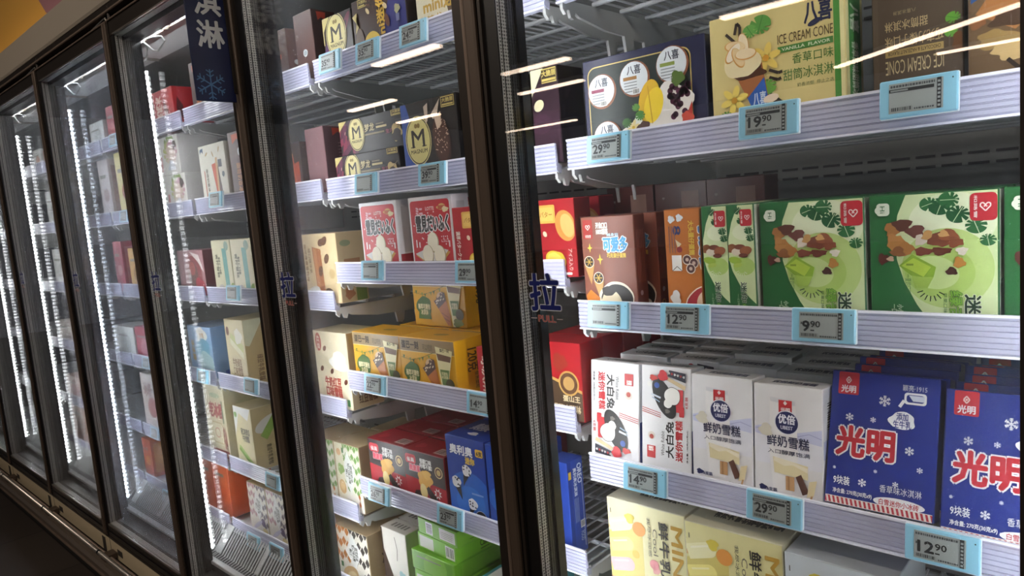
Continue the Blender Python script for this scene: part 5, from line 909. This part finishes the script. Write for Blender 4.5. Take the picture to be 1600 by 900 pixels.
# ---------------------------------------------------------------- stocking the shelves
Z0, Z1, Z2, Z3, Z4 = DECKS[0]
T0, T1, T2, T3, T4 = DECKS[1]
# nearest cabinet, eye-level shelf
carton('tubs', 'navy assortment box printed with round tubs, mango and berries', '191c40', d_tubs, 910, 1103, 98, Z1, 0.10)
carton('vanilla', 'cream-yellow vanilla cone box with green right edge, on the eye-level shelf', 'e0cf8c', d_vanilla, 1108, 1321, 33, Z1, 0.072)
carton('hazel', 'dark brown hazelnut cone box standing upside down beside the vanilla cone box', '55483a', d_hazel, 1362, 1506, 14, Z1, 0.07, Yf=0.19, h=0.176)
carton('coneside', 'brown box with large cone picture at the right end of the eye-level shelf', '6a5338', d_cone_side, 1513, 1640, 8, Z1, 0.08, Yf=0.178, h=0.19, yx=110)
# second shelf
carton('cones', 'reddish brown mini cone box with cream scoop, front left of the second shelf', '8a5140', d_brown_cones, 907, 990, 340, Z2, 0.034)
again('cones', 'reddish brown cone box showing only its dark side, directly behind the front one', dy=0.052, dx=0.012)
carton('orange', 'orange cone box with red-rimmed scoop, between the brown and narrow green boxes', 'c0712f', d_orange, 1037, 1093, 328, Z2, 0.05, Yf=0.176, crop=0.62)
carton('greenend', 'narrow green box end with leaves, left one of the pair', '2c6b3a', d_green_end, 1095, 1136, 323, Z2, 0.15, Yf=0.168)
again('greenend', 'narrow green box end with leaves, right one of the pair', dx=0.0415)
carton('green', 'wide green box lying on its side, above the 9.90 price tag', '2c6b3a', d_green, 1186, 1350, 318, Z2, 0.046)
again('green', 'wide green box lying on its side, second from the right', dx=0.1500)
again('green', 'green box cut off by the right edge of the photo', dx=0.2985)
GB = 'dark red boxes at the back of the second shelf'
carton('redback', 'dim dark red box at the back, above the orange cone box', '5a2b24', d_brown_back, 1023, 1104, 288, Z2, 0.06, Yf=0.36, group=GB)
again('redback', 'dim dark red box at the back, above the narrow green boxes', dx=0.108, group=GB)
again('redback', 'dim dark red box at the back, behind the reddish brown cone box', dx=-0.112, group=GB)
for i, yb in enumerate((0.24, 0.30)):
    again('green', 'green box filed behind the one above the 9.90 tag, row %s back' % ('one', 'two')[i], dy=yb-0.175+0.0, group='green boxes filed behind the front ones')
    again('green', 'green box filed behind the second wide green box, row %s back' % ('one', 'two')[i], dx=0.15, dy=yb-0.175, group='green boxes filed behind the front ones')
# third shelf
carton('rabbit', 'white box with black palette below red characters, leftmost on the third shelf', 'e4e4e4', d_rabbit, 924, 998, 566, Z3, 0.046, tilt=6, yx=706, h=0.180)
carton('rabbit2', 'white box printed upside down with black palette on top', 'e4e4e4', d_rabbit2, 1003, 1079, 574, Z3, 0.046, tilt=6, yx=722, h=0.181)
carton('milkbar', 'white milk ice bar box with navy round badge, left one of two', 'e9e8e8', d_milkbar, 1083, 1176, 592, Z3, 0.05, tilt=4, yx=740, h=0.177)
again('milkbar', 'white milk ice bar box with navy round badge, beside the blue ice brick box', dx=0.1065)
carton('brick', 'royal blue ice brick box with red and white characters, above the 12.90 tag', '22348c', d_brick, 1288, 1458, 591, Z3+0.005, 0.034, Yf=0.170, tilt=16, yx=780, h=0.192)
again('brick', 'royal blue ice brick box cut off by the right edge', dx=0.1475, dy=-0.006)
GW, GM, GBk = 'white boxes filed behind the palette boxes', 'white boxes filed behind the badge boxes', 'blue boxes filed behind the front ice bricks'
ORD = ('first', 'second', 'third', 'fourth', 'fifth', 'sixth', 'seventh')
for i in range(6):
    again('rabbit', 'white box filed behind the leftmost palette box, %s row back' % ORD[i], dy=0.115+0.058*i, dz=-0.046*math.sin(math.radians(6)), tilt=0, group=GW)
    again('rabbit2', 'white box filed behind the upside-down palette box, %s row back' % ORD[i], dy=0.11+0.058*i, dx=0.004, dz=-0.046*math.sin(math.radians(6)), tilt=0, group=GW)
for i in range(5):
    again('milkbar', 'white box filed behind the left badge box, %s row back' % ORD[i], dy=0.11+0.064*i, dz=-0.05*math.sin(math.radians(4))+(0.006 if i % 2 else 0), tilt=0, group=GM)
    again('milkbar', 'white box filed behind the badge box next to the blue brick, %s row back' % ORD[i], dy=0.10+0.064*i, dx=0.1065, dz=-0.05*math.sin(math.radians(4)), tilt=0, group=GM)
for i in range(7):
    for j, (dx, wh) in enumerate(((0, 'first'), (0.1475, 'right-hand'))):
        again('brick', 'blue box filed behind the %s ice brick box, %s row back' % (wh, ORD[i]), dx=dx+0.003+0.003*math.sin(i*2.1), dy=0.042+0.042*i+(0.012 if i > 3 else 0)-0.006*j, dz=(0.0, 0.001, 0.003, -0.004, -0.006, -0.002, -0.004)[i], tilt=16 if i < 4 else 13, group=GBk)
# fourth shelf
carton('minia', 'pale yellow fruit ice pop box with pink bars, lower left of the nearest cabinet', 'd9d5bb', d_mini_a, 948, 1068, 775, Z4, 0.115, Yf=0.178)
carton('minib', 'pale yellow fruit ice pop box with orange picture, right of the pink-bar box', 'd6d2b4', d_mini_b, 1070, 1222, 822, Z4, 0.12, Yf=0.168, h=0.232)
carton('minic', 'silver-blue carton beside the yellow ice pop boxes, bottom edge', 'b4bcc0', d_mini_c, 1226, 1400, 872, Z4, 0.16, Yf=0.164, h=0.226)
again('minia', 'pale carton top filed behind the pink-bar ice pop box', dy=0.125, dx=0.0)
again('minib', 'pale carton top filed behind the orange-picture ice pop box', dy=0.128)
# price tags
def tag_mesh():
    c = MB(); c.box(-0.042, 0.042, 0, 0.009, 0, 0.046, mat('pale_blue_plastic', '#8fcbe4', 0.3), 0.0016); c.box(-0.0425, 0.0425, 0.0035, 0.0095, -0.0005, 0.0465, mat('tag_white_rim', '#dfeaf0', 0.3), 0.001)
    c.box(0.036, 0.0375, -0.0003, 0.0, 0.038, 0.0395, M_DARK)
    return c.mesh('casing')
TAGC = tag_mesh()
_SC = {}
def screen_mesh(price, seed):
    if (price, seed) in _SC: return _SC[price, seed]
    b = MB(); b.box(-0.031, 0.027, -0.0006, 0.0, 0.005, 0.041, mat('e_ink_grey', '#9ba3a1', 0.4))
    a = Art(b, (-0.031, -0.0006, 0.005), (0.058, 0, 0), (0, 0, 0.036), (0, -1, 0)); K = '#23282b'; rn = random.Random(seed)
    u = 0.03
    while u < 0.84: w = rn.uniform(0.02, 0.05); a.r(u, 0.86, min(u+w, 0.88), 0.94, '#4a5052'); a.k -= 1; u += w+0.012
    a.k += 1
    if seed % 3: a.r(0.0, 0.70, 0.84, 0.81, K); a.r(0.03, 0.725, 0.36, 0.785, '#8b9391')
    if price:
        p = price.split('.'); n = len(p[0]); a.t('¥', 0.03, 0.52, 0.07, 0.62, K, 0, 0.02); a.t(p[0], 0.08, 0.27, 0.08+0.155*n, 0.66, K, 0, 0.06); a.t(p[1], 0.11+0.155*n, 0.43, 0.33+0.155*n, 0.66, K, 0, 0.04); a.r(0.11+0.155*n, 0.28, 0.2+0.155*n, 0.33, K)
    a.bars(0.02, 0.05, 0.45, 0.2, K, '#8f9795', seed); u = 0.48
    while u < 0.84: w = rn.uniform(0.02, 0.05); a.r(u, 0.06, min(u+w, 0.86), 0.12, '#4a5052'); a.k -= 1; u += w+0.012
    a.k += 1; a.r(0.89, 0.0, 0.97, 1, K)
    for k in range(7): a.r(0.905, 0.06+0.13*k, 0.955, 0.13+0.13*k, '#9ba3a1')
    _SC[price, seed] = b.mesh('screen'); return _SC[price, seed]
def price_tag(px, py, price, label, z=None, k=None, seed=1, group=None):
    p = on_y(px, py, 0.139); r_ = empty('price_tag', (p.x, 0.1408, p.z-0.023), Euler((math.radians(-7), 0, 0))); tag(r_, label, 'price tag', group)
    put(TAGC, 'casing', r_, (0, -0.0095, 0)); put(screen_mesh(price, seed), 'screen', r_, (0, -0.0095, 0))
price_tag(951, 231, '29.90', 'pale blue price tag in front of the navy tub box', seed=2)
price_tag(1201, 188, '19.90', 'pale blue price tag reading 19.90 under the vanilla cone box', seed=4)
price_tag(1435, 151, None, 'pale blue price tag under the upside-down brown cone box', seed=5)
price_tag(951, 492, None, 'pale blue price tag under the reddish brown cone box', seed=7)
price_tag(1070, 498, '12.90', 'pale blue price tag reading 12.90 under the orange cone box', seed=8)
price_tag(1287, 509, '9.90', 'pale blue price tag reading 9.90 under the wide green boxes', seed=9)
price_tag(1008, 750, '14.90', 'pale blue price tag reading 14.90 under the white palette boxes', seed=10)
price_tag(1210, 795, '29.90', 'pale blue price tag reading 29.90 under the white badge boxes', seed=11)
price_tag(1472, 857, '12.90', 'pale blue price tag reading 12.90 under the royal blue ice brick box', seed=12)

# second cabinet (frosted left pane)
carton('magtall', 'small dark box with gold medal on purple swirls, top shelf of the frosted cabinet', '241a18', d_mag_tall, 503, 549, 23, T0, 0.08, h=0.125)
carton('magmini', 'brown and navy mini bar box with sideways gold letters, top shelf', '2a1f1a', d_mag_mini, 550, 636, 14, T0, 0.09, Yf=0.172, h=0.132)
carton('miniwhite', 'cream box with gold letters at right end of the top shelf', 'dcd6bc', d_mini_white, 650, 735, 0, T0, 0.08, Yf=0.17, h=0.112)
carton('magflat', 'flat dark box with gold medal, lower of the stack of two', '1d1715', d_mag_flat, 523, 624, 232, T1, 0.08, h=0.083)
again('magflat', 'flat dark box with gold medal, upper of the stack of two', dz=0.084, dx=0.013, dy=0.012)
carton('magblue', 'dark box with blue stripe and large gold medal', '1a1512', d_mag_blue, 625, 713, 163, T1, 0.075, h=0.168)
again('magblue', 'dark box right of the blue-striped medal box, half hidden by the door frame', dx=0.196)
carton('magdark', 'dim dark medal box at the back above the blue-striped box', '1a1411', d_mag_dark, 632, 735, 132, T1, 0.07, Yf=0.34, h=0.20)
carton('purple', 'dark plum box with gold corner tag, behind the second door edge', '2e1c26', d_purple_side, 831, 870, 98, T1, 0.075, h=0.172, w=0.064, anchor='r')
carton('dump', 'red and white box with rice-cake picture, left one of two', 'e6e3e4', d_dumpling, 561, 619, 318, T2, 0.05, Yf=0.172)
again('dump', 'red and white box with rice-cake picture, right one of two', dx=0.186, dz=0.0)
for i in range(3):
    again('dump', 'red and white box filed behind the left rice-cake box, %s row back' % ORD[i], dy=0.056*(i+1)+0.02, group='boxes filed behind the rice-cake boxes')
    again('dump', 'red and white box filed behind the right rice-cake box, %s row back' % ORD[i], dx=0.186, dy=0.056*(i+1)+0.02, group='boxes filed behind the rice-cake boxes')
carton('biscuit', 'red biscuit ice box with butter picture, right of the rice-cake boxes', 'a8262b', d_biscuit, 706, 760, 325, T2, 0.05, Yf=0.166, w=0.115)
again('biscuit', 'red biscuit ice box seen through the nearest door, beside the reddish brown cone box', x=-0.835, y=0.172)
again('biscuit', 'red biscuit box filed behind the one beside the reddish brown cone box', x=-0.835, y=0.25)
carton('yellow', 'yellow cone box with green badge, front right of its shelf', 'e0a92a', d_yellow, 625, 710, 540, T3, 0.10, Yf=0.174, h=0.132)
YW_ = PLACED['yellow'][1]
again('yellow', 'yellow cone box with green badge, front left of its shelf', dx=-YW_-0.003, dy=0.003)
again('yellow', 'yellow cone box in the second row, left', dx=-0.14, dy=0.115)
again('yellow', 'yellow cone box in the second row, right', dx=0.06, dy=0.115)
again('yellow', 'yellow cone box lying on top of the second row', dx=-0.085, dy=0.125, dz=0.133)
carton('cake', 'bright red cake ice box with popcorn picture, seen at the left of the nearest door', 'a8242b', d_redcake, 861, 906, 537, T3, 0.068, Yf=0.176, w=0.125, h=0.152, anchor='r')
for i in range(5): again('cake', 'bright red box in the file behind the popcorn cake box, %s row back' % ORD[i], dy=0.072*(i+1), group='red boxes filed behind the popcorn cake box')
carton('redsmall', 'small red carton at the right end of the yellow box shelf', 'b3302c', d_redgift, 742, 790, 515, T3, 0.06, Yf=0.18, w=0.09, h=0.125)
carton('choc', 'black and red crispy bar box, front left of two', '7e1a24', d_chocred, 575, 632, 687, T4, 0.085, w=0.148, h=0.138)
again('choc', 'black and red crispy bar box, front right of two', dx=0.150, dy=-0.003)
for i in range(4):
    for dx, wh in ((0, 'left'), (0.150, 'right')): again('choc', 'dark red box top in the file behind the %s crispy bar box, %s row back' % (wh, ORD[i]), dx=dx, dy=0.09*(i+1), group='dark red boxes filed behind the crispy bars')
carton('cone_blue', 'blue mini cone box with three cones and a cookie', '1c409c', d_bluecone, 695, 755, 675, T4, 0.12, Yf=0.17, w=0.124, h=0.20)
carton('cone_blue2', 'blue box with large cookie right of the mini cone box, cut by the door frame', '1f48a6', d_bluecone2, 757, 800, 690, T4, 0.12, Yf=0.166, w=0.115, h=0.20)
again('cone_blue', 'blue mini cone box filed behind the front one', dy=0.125)
carton('blueside', 'narrow blue box showing its printed side, left part of the nearest door', '26449c', d_blueside, 868, 884, 705, T4, 0.05, Yf=0.175, h=0.195, w=0.05, anchor='r')
# crates of green and pale cartons low in the second cabinet
T5 = 0.47
c = carton('lime', 'lime green carton with white label, topmost of the green stack', '76b82e', d_lime, 652, 713, 815, 0.666, 0.19, Yf=0.19, w=0.150, h=0.040, yaw=-3)
c = carton('lime2', 'lime green carton with barcode, second in the green stack', '7ac032', d_lime2, 652, 712, 838, 0.625, 0.19, Yf=0.19, w=0.148, h=0.0405, yaw=-3)
carton('lime3', 'lime green carton sticking out at the front of the green stack', '76b82e', d_plain('#84c43a', '#6cae2a'), 644, 706, 862, 0.575, 0.21, Yf=0.178, w=0.158, h=0.0495)
carton('lime4', 'lime green carton at the foot of the green stack, below the photo edge', '76b82e', d_lime2, 648, 706, 880, T5, 0.21, Yf=0.178, w=0.158, h=0.1045)
carton('white_carton', 'off-white carton with dark corner, left of the lime stack', 'cfccc4', d_whitebox, 600, 645, 866, T5, 0.055, Yf=0.20, w=0.105, h=0.165)
for i in range(3): again('white_carton', 'off-white carton filed behind the one beside the lime stack, %s row back' % ORD[i], dy=0.06*(i+1), dx=0.006*i, group='off-white cartons by the lime stack')
carton('teal', 'teal-topped carton at the lower right of the frosted cabinet', '3f7d84', d_teal, 745, 800, 880, T5, 0.09, Yf=0.17, w=0.13, h=0.155)
again('teal', 'teal-topped carton filed behind the front teal one', dy=0.095)
for px, py, pr, lb in ((516, 97, '35.90', 'pale blue price tag in front of the purple swirl medal box'), (575, 80, '35.90', 'pale blue price tag under the sideways gold letters'), (646, 53, '24.90', 'pale blue price tag reading 24.90 on the top shelf'),
        (573, 287, None, 'pale blue price tag under the stack of flat medal boxes'), (676, 272, '39.90', 'pale blue price tag under the blue-striped medal box'), (583, 423, None, 'pale blue price tag under the left rice-cake box'),
        (735, 425, '29.90', 'pale blue price tag under the red biscuit box, by the door frame'), (587, 601, '22.90', 'pale blue price tag under the left yellow cone box'), (753, 631, '14.90', 'pale blue price tag by the door frame right of the yellow boxes'),
        (593, 772, '26.90', 'pale blue price tag under the left crispy bar box'), (704, 808, '23.90', 'pale blue price tag above the lime green stack')):
    price_tag(px, py, pr, lb, seed=px)

# third cabinet (behind the sign), partly seen through the second door
Z0, Z1, Z2, Z3, Z4 = DECKS[2]
carton('dpair', 'dark brown box with orange cone print, left of the pair beside the black mullion', '4a2e28', d_darkpair, 424, 443, 20, Z0, 0.055, w=0.10, h=0.145, anchor='r')
carton('dbox', 'dark brown box with round white sticker on the top shelf', '5c403c', d_darkbox, 456, 485, 8, Z0, 0.07, Yf=0.18, h=0.165)
carton('ocones', 'dark box with tall orange cones, left of the frosted plum box', '33241f', d_orangecones, 440, 463, 225, Z1, 0.04, w=0.09, h=0.14)
carton('frosty', 'plum box with orange ribbon behind the frosted glass', '7a5a5e', d_frosty, 474, 503, 185, Z1, 0.10, Yf=0.178, w=0.085, h=0.165)
carton('coffee', 'kraft box with coffee beans and brown bar', 'd2bd94', d_coffee, 470, 533, 367, Z2, 0.085, Yf=0.175, w=0.165)
carton('redbean', 'cream box with red characters and bean pods', 'ded3b4', d_redbean, 488, 545, 516, Z3, 0.10, Yf=0.175, w=0.16)
carton('dgreen', 'box with green diamond pattern beside the crispy bar boxes', 'b39f7c', d_diag_green, 522, 571, 690, Z4, 0.12, Yf=0.175, w=0.116, h=0.185)
again('dgreen', 'box with green diamond pattern, left neighbour half hidden by the mullion', dx=-0.120)
again('dgreen', 'kraft carton behind the green diamond box', dy=0.125)
carton('dorange', 'kraft box with orange and black diamonds, bottom of the frosted door', 'b7a27e', d_diag_orange, 525, 582, 818, 0.455, 0.14, Yf=0.172, w=0.148)
again('dorange', 'kraft box with orange diamonds, mostly hidden left neighbour', dx=-0.151)
for i in range(2): again('dorange', 'plain kraft carton filed behind the orange diamond box, %s row back' % ORD[i], dy=0.145*(i+1), group='kraft cartons behind the diamond box')
carton('dorng', 'dark brown box with orange writing, half behind the hanging sign', '4a3430', d_darkorange, 291, 324, 72, Z0, 0.07, w=0.13, h=0.165)
carton('cpair', 'white box with an orange and a brown cone', 'dddccf', d_conepair, 310, 352, 230, Z1, 0.05, w=0.175)
carton('bpost', 'brown box with orange ribbon next to the two-cone box', '6b5650', d_brownpost, 357, 392, 220, Z1, 0.06, w=0.14, h=0.21)
carton('mint', 'cream box with turquoise bar, left one of two', 'dcd8b6', d_mintbars, 330, 362, 376, Z2, 0.05, w=0.127)
again('mint', 'cream box with turquoise bar, right one of two', dx=0.131)
carton('mcream', 'cream box with pale green bars, beside the blue box', 'd9cda4', d_milkcream, 350, 382, 498, Z3, 0.14, w=0.125)
carton('cucumber', 'cream box with green cucumber sticks', 'd8cda0', d_cucumber, 364, 396, 633, Z4, 0.12, w=0.118)
carton('dpink', 'kraft box with pink diamonds, left one of two near the floor grille', 'b9a67c', d_diag_pink, 388, 425, 768, 0.455, 0.14, w=0.12, h=0.165)
again('dpink', 'kraft box with pink diamonds, right one of two near the floor grille', dx=0.123)
for px, py, lb, pr in ((338, 312, 'pale blue price tag under the two-cone box', None), (365, 458, 'pale blue price tag under the turquoise-bar boxes', None), (393, 603, 'pale blue price tag under the cream box with pale green bars', None), (427, 752, 'pale blue price tag under the cucumber box', None),
        (397, 846, 'pale blue price tag by the floor grille, left one of two', '29.90'), (433, 863, 'pale blue price tag by the floor grille, right one of two', '29.90')):
    price_tag(px, py, pr, lb, seed=px)
# fourth cabinet
carton('rgift', 'bright red box on the top shelf, left of the hanging sign', 'b02a30', d_redgift, 236, 268, 130, Z0, 0.13, w=0.16, h=0.125)
carton('leafp', 'grey-white box with leaf-shaped pops, lower of two stacked', 'd9d8d2', d_leafpops, 250, 292, 268, Z1, 0.14, w=0.20, h=0.127)
again('leafp', 'grey-white box with leaf-shaped pops, upper of two stacked', dz=0.128, dx=-0.022)
carton('pberry', 'dusky pink box with berry picture', 'a07478', d_pinkberry, 277, 314, 392, Z2, 0.08, w=0.20)
carton('bbaby', 'light blue box with pale blue pudding picture', '88a8cc', d_bluebaby, 293, 328, 508, Z3, 0.12, w=0.18)
carton('oldice', 'cream box with dark red characters and a red stripe', 'd6cfae', d_oldice, 318, 358, 605, Z4, 0.12, w=0.150, h=0.262)
carton('opack', 'plain orange pack above the floor grille', 'cf5f36', d_plain('#c9562f', '#d4683e'), 334, 356, 730, 0.455, 0.16, w=0.11, h=0.20)
again('opack', 'plain orange pack hidden behind the light strip, left neighbour', dx=-0.118)
price_tag(318, 588, None, 'pale blue price tag under the light blue box', seed=33)
# far cabinets, a few pixels each
G5 = 'cartons in the far cabinets'
FAR = (('a1', 'red carton on the top shelf of the fifth cabinet', '#b52f33', 165, 180, 168, 0, d_plain('#c2504a', '#a8282e')), ('a2', 'pale crate-like carton on the top shelf of the fifth cabinet', '#d6d8d2', 140, 162, 195, 0, d_plain('#c2c4bf', '#dddfd9')),
       ('b1', 'yellow carton on the second shelf of the fifth cabinet', '#d9c878', 178, 200, 240, 1, d_plain('#b0503a', '#e0d088')), ('b2', 'pale pink carton left of the yellow one in the fifth cabinet', '#d3c6c4', 152, 168, 252, 1, d_plain('#b89a9a', '#ddd3d0')),
       ('c1', 'reddish carton on the third shelf of the fifth cabinet', '#b4525c', 176, 189, 378, 2, d_plain('#c98a8e', '#a83e4a')), ('c2', 'amber carton beside the reddish one in the fifth cabinet', '#c99a48', 200, 219, 388, 2, d_plain('#a87a30', '#d6a95a')),
       ('d1', 'rose pink carton on the fourth shelf of the fifth cabinet', '#c04058', 211, 234, 510, 3, d_plain('#d88a96', '#b8354c')), ('d2', 'whitish carton left of the rose pink one', '#d8d9d2', 178, 208, 508, 3, d_plain('#bfc2ba', '#e0e1da')),
       ('e1', 'pale carton with pink writing in the fifth cabinet', '#d6c8bc', 219, 244, 582, 4, d_plain('#b8605c', '#dccfc4', '冰棒')), ('f1', 'orange carton above the floor grille of the fifth cabinet', '#c9602f', 222, 234, 684, 5, d_plain('#d99a4a', '#c4552c')),
       ('g1', 'pale carton on the top shelf of the sixth cabinet', '#cfcfca', 52, 64, 236, 0, d_plain('#c08060', '#d8d8d2')), ('g2', 'pale grey carton on the second shelf of the sixth cabinet', '#cfd2d0', 71, 84, 300, 1, d_plain('#a9aeac', '#d8dbd8')),
       ('g3', 'white carton on the third shelf of the sixth cabinet', '#dcdcd8', 82, 98, 390, 2, d_plain('#b9b9b4', '#e4e4e0')), ('g4', 'taupe carton on the fourth shelf of the sixth cabinet', '#b9a89a', 92, 112, 500, 3, d_plain('#8d7466', '#c4b4a8')),
       ('g5', 'pinkish carton on the fifth shelf of the sixth cabinet', '#c4a49a', 104, 126, 585, 4, d_plain('#a0605c', '#d0b4aa')), ('g6', 'brownish carton at the foot of the sixth cabinet', '#a8806c', 112, 132, 628, 5, d_plain('#7d5442', '#b8907c')))
for key, lb, base, xl, xr, yt, dk, ds in FAR:
    carton(key, lb, base.lstrip('#'), ds, xl, xr, yt, (DECKS[2]+(0.455,))[dk], 0.10, Yf=0.178, group=None)
for px, py, lb in ((178, 219, 'pale blue price tag on the top shelf of the fifth cabinet'), (195, 338, 'pale blue price tag on the second shelf of the fifth cabinet'), (230, 567, 'pale blue price tag under the rose pink carton'), (243, 677, 'pale blue price tag above the orange carton of the fifth cabinet'), (262, 776, 'pale blue price tag by the floor grille of the fifth cabinet')):
    price_tag(px, py, None, lb, seed=px)
